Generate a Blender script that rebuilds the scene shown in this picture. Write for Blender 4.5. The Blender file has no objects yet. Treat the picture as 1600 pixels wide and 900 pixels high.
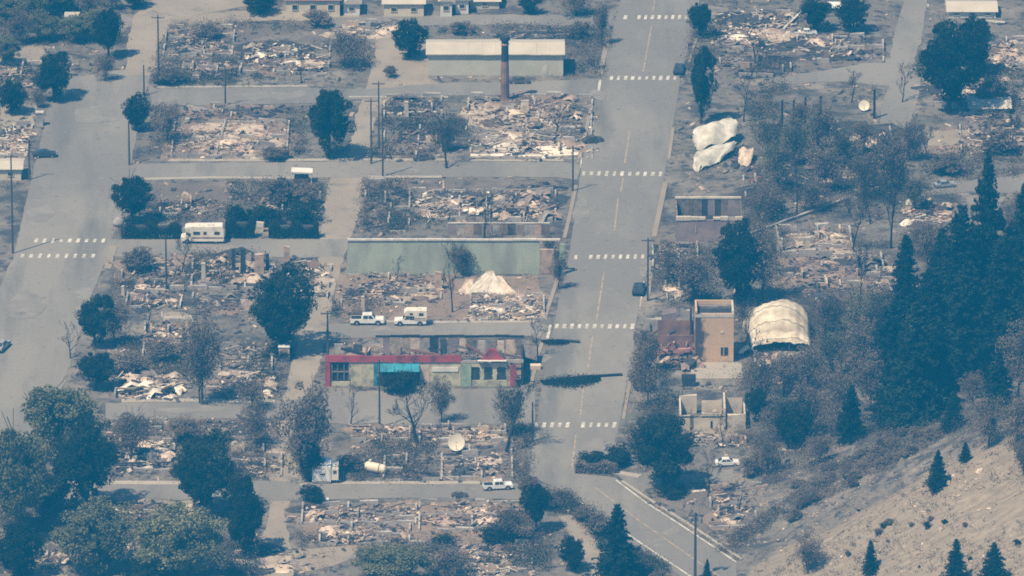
import bpy, math, random
import numpy as np
from mathutils import Vector, Matrix, Euler, noise

scene = bpy.context.scene
C = scene.collection
RND = random.Random(11)

# ------------------------------------------------------------------ camera
DIST, DEP = 1500.0, math.radians(20)
FPX = 14250.0                                   # focal length in photo pixels (1600 wide)
CAM = Vector((0, -DIST*math.cos(DEP), DIST*math.sin(DEP)))
FWD = Vector((0, math.cos(DEP), -math.sin(DEP))); UPV = Vector((0, math.sin(DEP), math.cos(DEP)))
cd = bpy.data.cameras.new('camera'); cam = bpy.data.objects.new('camera', cd); C.objects.link(cam)
cam.location = CAM; cam.rotation_euler = (math.radians(90)-DEP, 0, 0)
cd.sensor_width = 36; cd.lens = 36*FPX/1600; cd.clip_start = 1; cd.clip_end = 20000
scene.camera = cam

# ------------------------------------------------------------------ light
SUN_EL = math.radians(60)
SUN_AZ = math.radians(226)                      # compass-like: 0 = +Y, clockwise -> from the left, slightly in front
sd = Vector((math.sin(SUN_AZ)*math.cos(SUN_EL), math.cos(SUN_AZ)*math.cos(SUN_EL), math.sin(SUN_EL)))
w = bpy.data.worlds.new('World'); scene.world = w; w.use_nodes = True
nt = w.node_tree; bg = nt.nodes['Background']
sky = nt.nodes.new('ShaderNodeTexSky'); sky.sky_type = 'NISHITA'; sky.sun_disc = False
sky.sun_elevation = SUN_EL; sky.sun_rotation = SUN_AZ; sky.altitude = 300; sky.dust_density = 2.0
nt.links.new(sky.outputs[0], bg.inputs[0]); bg.inputs[1].default_value = 0.065
sl = bpy.data.lights.new('sun', 'SUN'); so = bpy.data.objects.new('sun', sl); C.objects.link(so)
sl.energy = 4.6; sl.angle = math.radians(0.6); sl.color = (1.0, 0.84, 0.62)
so.rotation_euler = sd.to_track_quat('Z', 'Y').to_euler()
scene.view_settings.view_transform = 'Standard'; scene.view_settings.look = 'None'
scene.view_settings.exposure = 0.84; scene.view_settings.gamma = 1.0
HAZE_DENSITY, HAZE_COLOR = 0.00025, (0.022, 0.405, 0.87)
scene.render.engine = 'CYCLES'
scene.cycles.max_bounces = 4; scene.cycles.diffuse_bounces = 2; scene.cycles.glossy_bounces = 2
scene.cycles.transparent_max_bounces = 8; scene.cycles.volume_bounces = 0
scene.cycles.use_denoising = False
scene.cycles.filter_width = 1.8
scene.render.use_persistent_data = False

# ------------------------------------------------------------------ placing things on the ground
def smooth(a, b, x):
    t = min(1, max(0, (x-a)/(b-a))); return t*t*(3-2*t)
def H(x, y):
    """height of the ground: flat bench, with a spur of the hill rising on the right"""
    if x < 25: return 0.0
    x0 = 37 + max(0, -128-y)*0.5
    t = min(x, 135)-x0
    if t < -4: return 0.0
    h = (t+4)**2/16*0.52 if t < 4 else 0.52*t
    h *= 1-smooth(-118, -42, y)
    if h > 0.4: h += (0.45*noise.noise(Vector((x*.16, y*.12, 3)))+.9*noise.noise(Vector((x*.035, y*.22, 5)))+.35*noise.noise(Vector((x*.08, y*.6, 15))))*min(1, h/3)+0.25*noise.noise(Vector((x*.5, y*.5, 9)))*min(1, h/3)
    return h
def ray(px, py):
    return (FWD+Vector((1, 0, 0))*((px-800)/FPX)+UPV*((450-py)/FPX))
def G(px, py, z=0.0):
    d = ray(px, py); t = (z-CAM.z)/d.z; return CAM+d*t
def GT(px, py):
    if px < 1040: return G(px, py)
    d = ray(px, py); t = (75-CAM.z)/d.z; t1 = (-1-CAM.z)/d.z; n = 70; st = (t1-t)/n
    for i in range(n+1):
        p = CAM+d*(t+st*i)
        if p.z <= H(p.x, p.y):
            a, b = t+st*(i-1), t+st*i
            for _ in range(8):
                m = (a+b)/2; p = CAM+d*m
                if p.z <= H(p.x, p.y): b = m
                else: a = m
            p.z = H(p.x, p.y); return p
    return G(px, py)
def S(p): return FPX/((p-CAM).dot(FWD))          # photo pixels per metre at p
CZ = math.cos(DEP); SZ = math.sin(DEP)

# ------------------------------------------------------------------ materials
MATS = {}
def mat(name, c1, c2=None, scale=1.0, rough=0.92, lo=.35, hi=.65, bump=0.0, metal=0.0, rnd=0.0, coord='Object', detail=6.0, spec=0.2, stretch=None, trans=0.0):
    if name in MATS: return MATS[name]
    m = bpy.data.materials.new(name); m.use_nodes = True; t = m.node_tree; b = t.nodes['Principled BSDF']
    b.inputs['Roughness'].default_value = rough; b.inputs['Metallic'].default_value = metal
    b.inputs['Specular IOR Level'].default_value = spec
    N = t.nodes.new; L = t.links.new
    if coord == 'World':
        g = N('ShaderNodeNewGeometry'); co = g.outputs['Position']
    else:
        g = N('ShaderNodeTexCoord'); co = g.outputs['Object']
    if stretch:
        mp = N('ShaderNodeMapping'); mp.inputs['Scale'].default_value = stretch; L(co, mp.inputs[0]); co = mp.outputs[0]
    nz = N('ShaderNodeTexNoise'); nz.inputs['Scale'].default_value = scale; nz.inputs['Detail'].default_value = detail; L(co, nz.inputs['Vector'])
    r = N('ShaderNodeValToRGB'); r.color_ramp.elements[0].position = lo; r.color_ramp.elements[1].position = hi
    c2 = c2 or tuple(x*0.8 for x in c1)
    r.color_ramp.elements[0].color = (*c2, 1); r.color_ramp.elements[1].color = (*c1, 1)
    L(nz.outputs[0], r.inputs[0]); col = r.outputs[0]
    if rnd:
        oi = N('ShaderNodeObjectInfo'); mr = N('ShaderNodeMapRange'); mr.inputs[3].default_value = 1-rnd; mr.inputs[4].default_value = 1+rnd
        L(oi.outputs['Random'], mr.inputs[0]); hs = N('ShaderNodeHueSaturation'); L(mr.outputs[0], hs.inputs['Value']); L(col, hs.inputs['Color']); col = hs.outputs[0]
    L(col, b.inputs['Base Color'])
    if bump:
        bp = N('ShaderNodeBump'); bp.inputs['Strength'].default_value = bump; bp.inputs['Distance'].default_value = 0.15; L(nz.outputs[0], bp.inputs['Height']); L(bp.outputs[0], b.inputs['Normal'])
    if trans:
        tr = N('ShaderNodeBsdfTranslucent'); L(col, tr.inputs[0]); mx = N('ShaderNodeMixShader'); mx.inputs[0].default_value = trans
        L(b.outputs[0], mx.inputs[1]); L(tr.outputs[0], mx.inputs[2]); L(mx.outputs[0], t.nodes['Material Output'].inputs[0])
    MATS[name] = m; return m

def layered(name, base, layers, rough=.95, bump=.4):
    """several noise layers over each other in world space: [(colour, scale, lo, hi, stretch)]"""
    m = bpy.data.materials.new(name); m.use_nodes = True; t = m.node_tree; b = t.nodes['Principled BSDF']
    b.inputs['Roughness'].default_value = rough; b.inputs['Specular IOR Level'].default_value = .1
    N = t.nodes.new; L = t.links.new
    g = N('ShaderNodeNewGeometry'); prev = None; last = None
    for k, (c, sc_, lo, hi, st) in enumerate(layers):
        mp = N('ShaderNodeMapping'); mp.inputs['Scale'].default_value = st; mp.inputs['Location'].default_value = (k*17.3, k*5.1, 0); L(g.outputs['Position'], mp.inputs[0])
        nz = N('ShaderNodeTexNoise'); nz.inputs['Scale'].default_value = sc_; nz.inputs['Detail'].default_value = 8; nz.inputs['Roughness'].default_value = .62; L(mp.outputs[0], nz.inputs['Vector'])
        mr = N('ShaderNodeMapRange'); mr.inputs[1].default_value = lo; mr.inputs[2].default_value = hi; L(nz.outputs[0], mr.inputs[0])
        mx = N('ShaderNodeMix'); mx.data_type = 'RGBA'; L(mr.outputs[0], mx.inputs[0])
        if prev is None: mx.inputs[6].default_value = (*base, 1)
        else: L(prev, mx.inputs[6])
        mx.inputs[7].default_value = (*c, 1); prev = mx.outputs[2]; last = nz
    L(prev, b.inputs['Base Color'])
    bp = N('ShaderNodeBump'); bp.inputs['Strength'].default_value = bump; bp.inputs['Distance'].default_value = .2; L(last.outputs[0], bp.inputs['Height']); L(bp.outputs[0], b.inputs['Normal'])
    MATS[name] = m; return m, t, b, prev

U = (1, 1, 1)
# ground: ash and burnt soil, with the scree of the hill mixed in through a mesh attribute
gm, gt, gb, gcol = layered('burnt_ground', (.175, .146, .115), [
    ((.27, .222, .17), .06, .50, .64, U), ((.075, .066, .06), .13, .50, .62, U), ((.13, .125, .09), .07, .56, .70, U),
    ((.29, .235, .185), .42, .58, .74, U), ((.055, .05, .048), .5, .52, .64, U), ((.31, .255, .20), 1.6, .64, .76, U), ((.06, .053, .052), 1.3, .60, .72, U)])
def mix_attr(t, b, prev, attr, col_a, col_b, scale, stretch):
    N = t.nodes.new; L = t.links.new
    g = N('ShaderNodeNewGeometry'); mp = N('ShaderNodeMapping'); mp.inputs['Scale'].default_value = stretch; L(g.outputs['Position'], mp.inputs[0])
    nz = N('ShaderNodeTexNoise'); nz.inputs['Scale'].default_value = scale; nz.inputs['Detail'].default_value = 9; nz.inputs['Roughness'].default_value = .65; L(mp.outputs[0], nz.inputs['Vector'])
    r = N('ShaderNodeValToRGB'); r.color_ramp.elements[0].position = .36; r.color_ramp.elements[1].position = .66
    r.color_ramp.elements[0].color = (*col_a, 1); r.color_ramp.elements[1].color = (*col_b, 1); L(nz.outputs[0], r.inputs[0])
    at = N('ShaderNodeAttribute'); at.attribute_name = attr
    ad = N('ShaderNodeMath'); ad.operation = 'MULTIPLY_ADD'; L(nz.outputs[0], ad.inputs[0]); ad.inputs[1].default_value = .7; L(at.outputs['Fac'], ad.inputs[2])
    mr = N('ShaderNodeMapRange'); mr.inputs[1].default_value = .72; mr.inputs[2].default_value = .98; L(ad.outputs[0], mr.inputs[0])
    mx = N('ShaderNodeMix'); mx.data_type = 'RGBA'; L(mr.outputs[0], mx.inputs[0]); L(prev, mx.inputs[6]); L(r.outputs[0], mx.inputs[7])
    L(mx.outputs[2], b.inputs['Base Color']); return mx.outputs[2]
gcol = mix_attr(gt, gb, gcol, 'scree', (.20, .158, .112), (.315, .248, .178), .8, (.5, 1.6, .5))
layered('asphalt', (.205, .178, .148), [((.255, .222, .18), .03, .46, .58, (1, .45, 1)), ((.165, .146, .122), .045, .52, .66, (2.2, .3, 1)), ((.27, .23, .185), .5, .60, .75, U), ((.15, .13, .11), .7, .60, .70, U), ((.28, .24, .195), 3.0, .62, .75, U)], bump=.1)
layered('gravel', (.28, .225, .165), [((.33, .27, .20), .08, .45, .65, U), ((.17, .15, .13), .2, .55, .70, U), ((.32, .285, .24), 1.2, .6, .72, U), ((.13, .115, .105), 1.0, .62, .72, U)], bump=.3)
layered('yard_ash', (.155, .124, .10), [((.215, .172, .135), .12, .48, .62, U), ((.075, .064, .058), .25, .55, .68, U), ((.19, .165, .14), 1.1, .64, .75, U), ((.035, .035, .04), 1.5, .6, .7, U)], bump=.4)
layered('yard_brown', (.235, .17, .125), [((.30, .22, .16), .15, .48, .66, U), ((.13, .10, .085), .3, .54, .68, U), ((.30, .25, .20), 1.1, .62, .74, U), ((.05, .048, .05), 1.5, .6, .7, U)], bump=.4)
layered('yard_green', (.13, .125, .08), [((.165, .15, .10), .15, .48, .66, U), ((.06, .062, .055), .4, .54, .68, U), ((.2, .18, .14), 1.3, .64, .75, U)], bump=.4)
layered('yard_pale', (.40, .31, .225), [((.50, .40, .30), .3, .45, .62, U), ((.22, .17, .13), .45, .54, .66, U), ((.10, .085, .075), 1.1, .60, .70, U)], bump=.4)
layered('yard_char', (.060, .053, .050), [((.12, .10, .085), .3, .50, .66, U), ((.03, .028, .028), .6, .52, .66, U), ((.20, .165, .13), 1.3, .64, .74, U)], bump=.4)
layered('road_dust', (.222, .193, .159), [((.262, .228, .186), .25, .45, .62, U), ((.17, .15, .125), .5, .55, .68, U)], bump=.1)
layered('concrete', (.36, .305, .235), [((.42, .355, .275), .2, .45, .65, U), ((.28, .25, .22), .5, .55, .70, U), ((.2, .185, .17), 1.6, .64, .74, U)], bump=.1)
mat('paint_white', (.62, .56, .46), (.40, .35, .28), .5, .8, .40, .60, coord='World')
mat('paint_yellow', (.42, .30, .18), (.25, .21, .165), .8, .8, .40, .58, coord='World')
mat('concrete_wall', (.46, .40, .33), (.24, .21, .19), .8, .9, .3, .62, bump=.2, rnd=.15)
mat('rub_cream', (.62, .48, .35), (.34, .26, .19), 1.0, .9, .32, .6, rnd=.3)
mat('rub_white', (.80, .69, .54), (.52, .44, .34), .9, .8, .3, .6, rnd=.2)
mat('rub_pink', (.44, .31, .225), (.25, .185, .14), 1.0, .9, .32, .6, rnd=.3)
mat('rub_grey', (.27, .22, .185), (.12, .10, .09), 1.0, .9, .32, .6, rnd=.35)
mat('rub_dark', (.075, .068, .068), (.028, .027, .03), 1.0, .9, .32, .6, rnd=.4)
mat('rub_brown', (.20, .14, .105), (.10, .075, .065), 1.0, .9, .32, .6, rnd=.3)
mat('rub_rust', (.27, .13, .085), (.12, .07, .055), 1.0, .85, .32, .6, rnd=.3)
mat('tin_pale', (.70, .64, .51), (.44, .38, .29), .6, .5, .32, .6, rnd=.1, spec=.4)
mat('tin_cream', (.66, .56, .41), (.40, .31, .21), .45, .6, .34, .58, rnd=.14, spec=.4)
mat('charwood', (.035, .032, .033), (.018, .017, .018), 3, .9, .3, .7, rnd=.3)
mat('bark', (.085, .07, .06), (.04, .034, .032), 4, .95, .3, .7, rnd=.3)
mat('bark_grey', (.11, .10, .095), (.05, .046, .045), 4, .95, .3, .7, rnd=.3)
mat('polewood', (.10, .082, .07), (.05, .043, .04), 2, .9, .3, .7, rnd=.2, stretch=(4, 4, .5))
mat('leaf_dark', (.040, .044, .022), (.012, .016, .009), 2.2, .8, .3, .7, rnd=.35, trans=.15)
mat('leaf_green', (.27, .245, .12), (.10, .10, .05), 2.2, .8, .3, .7, rnd=.22, trans=.2)
mat('leaf_scorched', (.25, .185, .135), (.11, .085, .066), 2.2, .9, .3, .7, rnd=.25, trans=.15)
mat('leaf_olive', (.21, .18, .11), (.09, .082, .055), 2.2, .9, .3, .7, rnd=.25, trans=.15)
mat('needle', (.026, .040, .024), (.010, .017, .012), 2.2, .8, .3, .7, rnd=.3, trans=.1)
mat('glass', (.05, .06, .07), (.02, .025, .03), 1, .15, spec=.6)
mat('rubber', (.025, .025, .026), None, 2, .9)
mat('steel', (.30, .29, .28), (.16, .15, .15), 1.5, .5, .3, .6, spec=.5, rnd=.2)
mat('carpaint_white', (.78, .75, .68), (.62, .57, .49), .8, .4, .3, .5, spec=.5)
mat('carpaint_cream', (.76, .68, .54), (.58, .50, .39), .8, .5, .3, .55, spec=.4)
mat('carpaint_dark', (.045, .05, .06), (.03, .03, .034), 1.2, .4, spec=.5)
mat('carburnt', (.14, .105, .09), (.055, .047, .045), 1.5, .85, .3, .6, rnd=.2)
mat('carpaint_grey', (.34, .34, .34), (.26, .25, .24), 1.2, .4, spec=.5)

# ------------------------------------------------------------------ mesh helpers
class MB:
    def __init__(s): s.v = []; s.f = []
    def add(s, vs, fs):
        n = len(s.v); s.v += [tuple(v) for v in vs]; s.f += [tuple(i+n for i in f) for f in fs]; return s
    def box(s, c, d, rot=None, taper=1.0):
        hx, hy, hz = d[0]/2, d[1]/2, d[2]/2
        p = [Vector((x*hx*(taper if z > 0 else 1), y*hy*(taper if z > 0 else 1), z*hz)) for z in (-1, 1) for x, y in ((-1, -1), (1, -1), (1, 1), (-1, 1))]
        if rot is not None:
            m = rot if isinstance(rot, Matrix) else Euler(rot).to_matrix()
            p = [m @ q for q in p]
        return s.add([q+Vector(c) for q in p], [(3, 2, 1, 0), (4, 5, 6, 7), (0, 1, 5, 4), (1, 2, 6, 5), (2, 3, 7, 6), (3, 0, 4, 7)])
    def tube(s, pts, rad, n=6, cap=True):
        pts = [Vector(p) for p in pts]; base = len(s.v); fs = []
        for i, p in enumerate(pts):
            d = (pts[min(i+1, len(pts)-1)]-pts[max(i-1, 0)]).normalized()
            a = d.orthogonal().normalized() if abs(d.z) < .9 else Vector((1, 0, 0)); b = d.cross(a).normalized(); a = b.cross(d)
            for k in range(n):
                t = 2*math.pi*k/n; s.v.append(tuple(p+(a*math.cos(t)+b*math.sin(t))*rad[i]))
        for i in range(len(pts)-1):
            for k in range(n):
                q = base+i*n; fs.append((q+k, q+(k+1) % n, q+n+(k+1) % n, q+n+k))
        if cap: fs += [tuple(base+k for k in reversed(range(n))), tuple(base+(len(pts)-1)*n+k for k in range(n))]
        s.f += fs; return s
    def prism(s, poly, y0, y1):
        """polygon in x,z extruded from y0 to y1"""
        n = len(poly); vs = [(x, y0, z) for x, z in poly]+[(x, y1, z) for x, z in poly]
        return s.add(vs, [tuple(range(n)), tuple(reversed(range(n, 2*n)))]+[(i, i+n, (i+1) % n+n, (i+1) % n) for i in range(n)])
    def slab(s, poly, z0, z1):
        n = len(poly); vs = [(p[0], p[1], z0) for p in poly]+[(p[0], p[1], z1) for p in poly]
        return s.add(vs, [tuple(reversed(range(n))), tuple(range(n, 2*n))]+[(i, (i+1) % n, (i+1) % n+n, i+n) for i in range(n)])
    def mesh(s, name, m, smoothf=False):
        me = bpy.data.meshes.new(name); me.from_pydata(s.v, [], s.f); me.update()
        if m is not None: me.materials.append(MATS[m] if isinstance(m, str) else m)
        if smoothf: me.polygons.foreach_set('use_smooth', [True]*len(me.polygons))
        return me
    def build(s, name, m, parent=None, loc=(0, 0, 0), rz=0, kind=None, smoothf=False):
        return put(name, s.mesh(name, m, smoothf), parent, loc, rz, kind)
def put(name, me, parent=None, loc=(0, 0, 0), rz=0, kind=None):
    o = bpy.data.objects.new(name, me); C.objects.link(o); o.location = loc
    if rz: o.rotation_euler = (0, 0, rz)
    if parent: o.parent = parent
    if kind: o['kind'] = kind
    return o
def tag(o, label, cat, group=None):
    o['label'] = label; o['category'] = cat
    if group: o['group'] = group
    return o
def thing(name, label, cat, loc=(0, 0, 0), rz=0, group=None, scale=None):
    o = put(name, None, None, loc, rz); tag(o, label, cat, group)
    if scale: o.scale = scale
    return o

# ------------------------------------------------------------------ ground, roads
def ground():
    xs = [-2400, -900, -300, -130, -60, 0, 15]+[22+1.6*i for i in range(74)]+[160, 260, 600, 2400]
    ys = [-2400, -1500, -800, -400, -260]+[-215+1.9*i for i in range(94)]+[-20, 0, 60, 150, 320, 800, 2400]
    v = []; sc = []
    for y in ys:
        for x in xs:
            h = H(x, y); v.append((x, y, h))
            edge = -122+4*noise.noise(Vector((x*.09, 1, 0)))+ (0.10*(x-37))
            sc.append((smooth(.25, 1.2, h)*smooth(edge+7, edge-7, y)) if False else (min(1, h/.5)*(1-smooth(edge-7, edge+6, y))))
    nx = len(xs); f = [(j*nx+i, j*nx+i+1, (j+1)*nx+i+1, (j+1)*nx+i) for j in range(len(ys)-1) for i in range(nx-1)]
    me = bpy.data.meshes.new('ground'); me.from_pydata(v, [], f); me.update(); me.materials.append(gm)
    a = me.attributes.new('scree', 'FLOAT', 'POINT'); a.data.foreach_set('value', sc)
    me.polygons.foreach_set('use_smooth', [True]*len(me.polygons))
    return put('ground', me, kind='structure')
ground()

ROADPOLY = []
def inpoly(x, y, P):
    c = False; j = len(P)-1
    for i in range(len(P)):
        if (P[i][1] > y) != (P[j][1] > y) and x < (P[j][0]-P[i][0])*(y-P[i][1])/(P[j][1]-P[i][1])+P[i][0]: c = not c
        j = i
    return c
def ragged(pts, step=1.6, amp=.35, seed=0):
    out = []
    for i, p in enumerate(pts):
        q = pts[(i+1) % len(pts)]; d = math.hypot(q[0]-p[0], q[1]-p[1]); n = max(1, int(d/step))
        for k in range(n):
            t = k/n; x = p[0]+(q[0]-p[0])*t; y = p[1]+(q[1]-p[1])*t
            nx = noise.noise(Vector((x*.45, y*.45, seed)))+.6*noise.noise(Vector((x*1.3, y*1.3, seed+5))); ny = noise.noise(Vector((x*.45, y*.45, seed+50)))+.6*noise.noise(Vector((x*1.3, y*1.3, seed+55)))
            out.append((x+nx*amp, y+ny*amp*2))
    return out
def sheet(name, img, z, m, amp=.3, seed=0, road=False):
    P = [(p.x, p.y) for p in (G(*q) for q in img)]
    if road: ROADPOLY.append(P)
    P = ragged(P, amp=amp, seed=seed) if amp else P
    vs = [(x, y, z) for x, y in P]
    from mathutils.geometry import tessellate_polygon
    tr = tessellate_polygon([[Vector(v) for v in vs]])
    b = MB(); b.v = vs
    b.f = [t if (vs[t[1]][0]-vs[t[0]][0])*(vs[t[2]][1]-vs[t[0]][1])-(vs[t[1]][1]-vs[t[0]][1])*(vs[t[2]][0]-vs[t[0]][0]) > 0 else t[::-1] for t in tr]
    return b.build(name, m, kind='structure')
ML = [(826, 745), (834, 690), (838, 664), (849, 590), (865, 510), (880, 440), (890, 395), (903, 300), (909, 260), (928, 170), (940, 118), (958, 45), (966, 20), (975, -30)]
MR = [(1104, -30), (1090, 20), (1083, 50), (1064, 118), (1056, 170), (1040, 262), (1034, 300), (1012, 395), (1004, 440), (993, 510), (980, 590), (968, 664), (955, 712), (930, 735), (900, 745)]
main = sheet('main_street', ML+MR, .030, 'asphalt', .12, 1, True)
west = sheet('wide_road', [(-40, 690), (55, 690), (88, 640), (112, 562), (140, 470), (168, 400), (190, 315), (205, 255), (222, 165), (238, 110), (243, 72), (262, 44), (300, 22), (360, 4), (400, -30),
    (262, -30), (238, 0), (212, 22), (203, 60), (196, 108), (150, 116), (106, 122), (74, 170), (62, 230), (44, 300), (22, 400), (-10, 470), (-40, 520)], .030, 'asphalt', .25, 2, True)
alley = sheet('back_alley', [(402, 910), (462, 910), (452, 845), (444, 800), (462, 770), (475, 752), (450, 700), (470, 640), (500, 570), (512, 520), (518, 470), (538, 400), (562, 330), (566, 280), (574, 250), (585, 190), (612, 150), (628, 120), (700, 118), (672, 100), (668, 60), (640, 40), (585, 40), (588, 80), (575, 130), (556, 180), (545, 250), (515, 280), (505, 330), (498, 400), (488, 470), (470, 520), (455, 570), (440, 640), (425, 700), (420, 760), (420, 810), (405, 850)], .022, 'gravel', .4, 3, True)
for k, (nm, q, a) in enumerate([
    ('cross_street', [(205, 752), (462, 752), (470, 757), (820, 757), (842, 765), (838, 782), (700, 778), (600, 779), (460, 782), (100, 780), (100, 757)], .25),
    ('cross_street', [(165, 630), (300, 628), (436, 630), (520, 612), (836, 606), (836, 662), (700, 664), (540, 664), (436, 654), (165, 656)], .25),
    ('cross_street', [(510, 506), (840, 504), (862, 512), (856, 534), (830, 526), (700, 524), (505, 530)], .2),
    ('cross_street', [(166, 374), (330, 373), (500, 374), (545, 374), (536, 402), (440, 402), (300, 396), (166, 402)], .25),
    ('cross_street', [(200, 256), (470, 253), (560, 252), (880, 254), (908, 258), (902, 282), (870, 277), (560, 277), (490, 279), (200, 282)], .2),
    ('cross_street', [(232, 138), (480, 137), (570, 140), (700, 130), (880, 126), (940, 122), (930, 150), (860, 148), (700, 150), (600, 152), (480, 162), (240, 166)], .25),
    ('cross_street', [(500, 28), (700, 24), (960, 22), (952, 46), (820, 38), (640, 40), (500, 44)], .3),
    ('cross_street', [(1210, 122), (1300, 108), (1390, 92), (1400, 40), (1420, -20), (1452, -20), (1440, 60), (1428, 100), (1440, 118), (1436, 150), (1420, 200), (1372, 205), (1380, 160), (1390, 136), (1320, 128), (1210, 132)], .3),
    ('cross_street', [(965, 742), (1000, 738), (1080, 742), (1180, 728), (1240, 722), (1240, 735), (1160, 750), (1080, 755), (1010, 765), (1000, 775)], .25),
    ('cross_street', [(1424, 292), (1470, 288), (1530, 280), (1560, 278), (1600, 272), (1640, 268), (1640, 296), (1580, 302), (1520, 300), (1430, 308)], .3),
    ]):
    sheet(nm, q, .038+.004*(k % 3), 'asphalt', a, 10+k, True)
sheet('curving_road', [(832, 738), (862, 735), (900, 741), (962, 746), (985, 768), (1040, 805), (1100, 845), (1175, 896), (1230, 935), (1130, 945), (1062, 900), (1000, 862), (940, 815), (905, 785), (880, 768), (845, 752)], .052, 'asphalt', .15, 30, True)
sheet('dirt_lane', [(872, 806), (898, 803), (925, 830), (945, 865), (958, 910), (925, 910), (912, 870), (890, 835)], .02, 'gravel', .4, 31, True)
# lighter and darker yards
for k, (q, m) in enumerate([
    ([(600, 100), (668, 96), (668, 124), (700, 132), (620, 140), (590, 130)], 'gravel'),
    ([(250, 22), (420, 16), (560, 20), (560, 30), (400, 34), (270, 40)], 'gravel'),
    ([(255, 205), (300, 192), (440, 190), (468, 215), (455, 247), (250, 250)], 'yard_brown'),
    ([(260, 165), (470, 165), (470, 192), (300, 190), (250, 200)], 'yard_ash'),
    ([(200, 284), (500, 281), (500, 300), (420, 315), (260, 322), (240, 310)], 'yard_ash'),
    ([(570, 279), (870, 279), (870, 300), (640, 298), (600, 340), (566, 365)], 'yard_ash'),
    ([(360, 285), (500, 285), (500, 345), (360, 345)], 'yard_green'),
    ([(180, 405), (300, 400), (300, 432), (178, 445)], 'yard_brown'),
    ([(255, 487), (300, 492), (300, 532), (240, 530)], 'gravel'),
    ([(530, 430), (700, 432), (840, 430), (850, 500), (540, 500), (520, 470)], 'yard_brown'),
    ([(530, 668), (620, 662), (800, 668), (820, 690), (700, 700), (560, 690)], 'yard_brown'),
    ([(470, 690), (560, 690), (700, 702), (820, 700), (820, 752), (480, 752)], 'yard_ash'),
    ([(465, 790), (650, 783), (830, 788), (830, 850), (640, 862), (480, 850)], 'yard_brown'),
    ([(455, 860), (560, 852), (560, 870), (520, 885), (470, 895)], 'gravel'),
    ([(1010, 770), (1060, 756), (1100, 760), (1130, 790), (1100, 805), (1060, 800)], 'yard_ash'),
    ([(1110, 750), (1240, 735), (1250, 770), (1180, 820), (1120, 830), (1090, 800)], 'yard_brown'),
    ([(1190, 400), (1350, 395), (1380, 420), (1370, 460), (1230, 465), (1190, 440)], 'yard_brown'),
    ([(1120, 85), (1240, 60), (1380, 60), (1380, 95), (1240, 110), (1120, 118)], 'yard_ash'),
    ([(1095, 560), (1150, 560), (1158, 580), (1090, 592), (1050, 585)], 'gravel'),
    ([(1100, 672), (1180, 668), (1180, 695), (1080, 695)], 'gravel'),
    ([(60, 850), (105, 865), (105, 905), (40, 905)], 'gravel'),
    ([(1470, 200), (1600, 190), (1600, 235), (1440, 245)], 'yard_brown'),
    ([(1450, 205), (1600, 198), (1600, 222), (1450, 228)], 'gravel'),
    ([(0, 85), (50, 70), (80, 72), (60, 95), (0, 115)], 'gravel'),
    ([(0, 160), (60, 165), (50, 200), (0, 205)], 'gravel'),
    ([(820, 70), (930, 70), (930, 118), (880, 122)], 'yard_ash'),
    ([(250, 40), (570, 40), (570, 60), (250, 66)], 'yard_ash'),
    ([(110, 782), (330, 782), (330, 800), (110, 800)], 'gravel'),
    ([(900, 700), (960, 690), (990, 730), (905, 736)], 'yard_ash'),
    ([(180, 655), (440, 655), (440, 690), (180, 690)], 'yard_ash'),
    ]):
    sheet('burnt_yard' if m.startswith('yard') else 'gravel_patch', q, .010+.0015*(k % 5), m, .7, 60+k)
sheet('dirt_bend', [(196, 118), (240, 118), (245, 72), (265, 44), (305, 24), (420, 4), (420, -24), (262, -30), (235, 3), (210, 25), (200, 60)], .036, 'gravel', .4, 98)
for k, (x, y, rx, ry) in enumerate([(850, 560, 12, 10), (905, 330, 10, 22), (1010, 420, 8, 20), (985, 560, 9, 24), (60, 330, 22, 20), (185, 330, 10, 30), (130, 470, 14, 20), (935, 150, 14, 8), (300, 640, 60, 5), (640, 612, 60, 5), (640, 515, 70, 4), (330, 388, 60, 5), (620, 266, 50, 4), (420, 150, 60, 5), (930, 700, 20, 14), (1050, 830, 14, 8), (150, 180, 40, 14), (40, 480, 30, 20)]):
    sheet('dust_patch', [(x+rx*math.cos(a_*.6283), y+ry*math.sin(a_*.6283)) for a_ in range(10)], .060+.001*(k % 4), 'road_dust', 1.3, 130+k)
# footways: raised kerbed strips
FOOT = []
def footway(img, wpx=4.0, h=.13, name='footway', m='concrete'):
    L_ = [G(*p) for p in img]; b = MB(); n = len(L_)
    dy = wpx/2/(S(L_[0])*SZ)
    side = []
    for i, p in enumerate(L_):
        d = (L_[min(i+1, n-1)]-L_[max(i-1, 0)]); d.z = 0; d.normalize(); nn = Vector((-d.y, d.x, 0))
        wd = dy if abs(d.x) > .6 else wpx/2/S(p)
        side.append((p+nn*wd, p-nn*wd))
    poly = [(a.x, a.y) for a, _ in side]+[(b_.x, b_.y) for _, b_ in reversed(side)]
    poly = ragged(poly, 2.2, .06, len(FOOT))[::-1]; FOOT.append(1)
    b.slab(poly, 0.0, h)
    return b.build(name, m, kind='structure')
for seg, wp in [([(262, 251), (420, 251), (545, 250)], 3.5), ([(200, 281), (330, 278), (470, 279)], 3.0), ([(568, 250), (700, 250)], 3.5), ([(575, 277), (690, 277)], 3), ([(735, 251), (880, 251)], 3),
    ([(190, 627), (300, 626), (430, 628)], 4.5), ([(105, 755), (230, 755), (330, 756)], 5), ([(468, 757), (560, 755), (750, 755)], 4), ([(255, 497), (300, 496)], 4),
    ([(600, 503), (720, 504), (835, 503)], 3.5), ([(960, 738), (1000, 745)], 5), ([(245, 137), (480, 135)], 2.5), ([(545, 152), (700, 152)], 2)]:
    footway(seg, wp)
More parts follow.
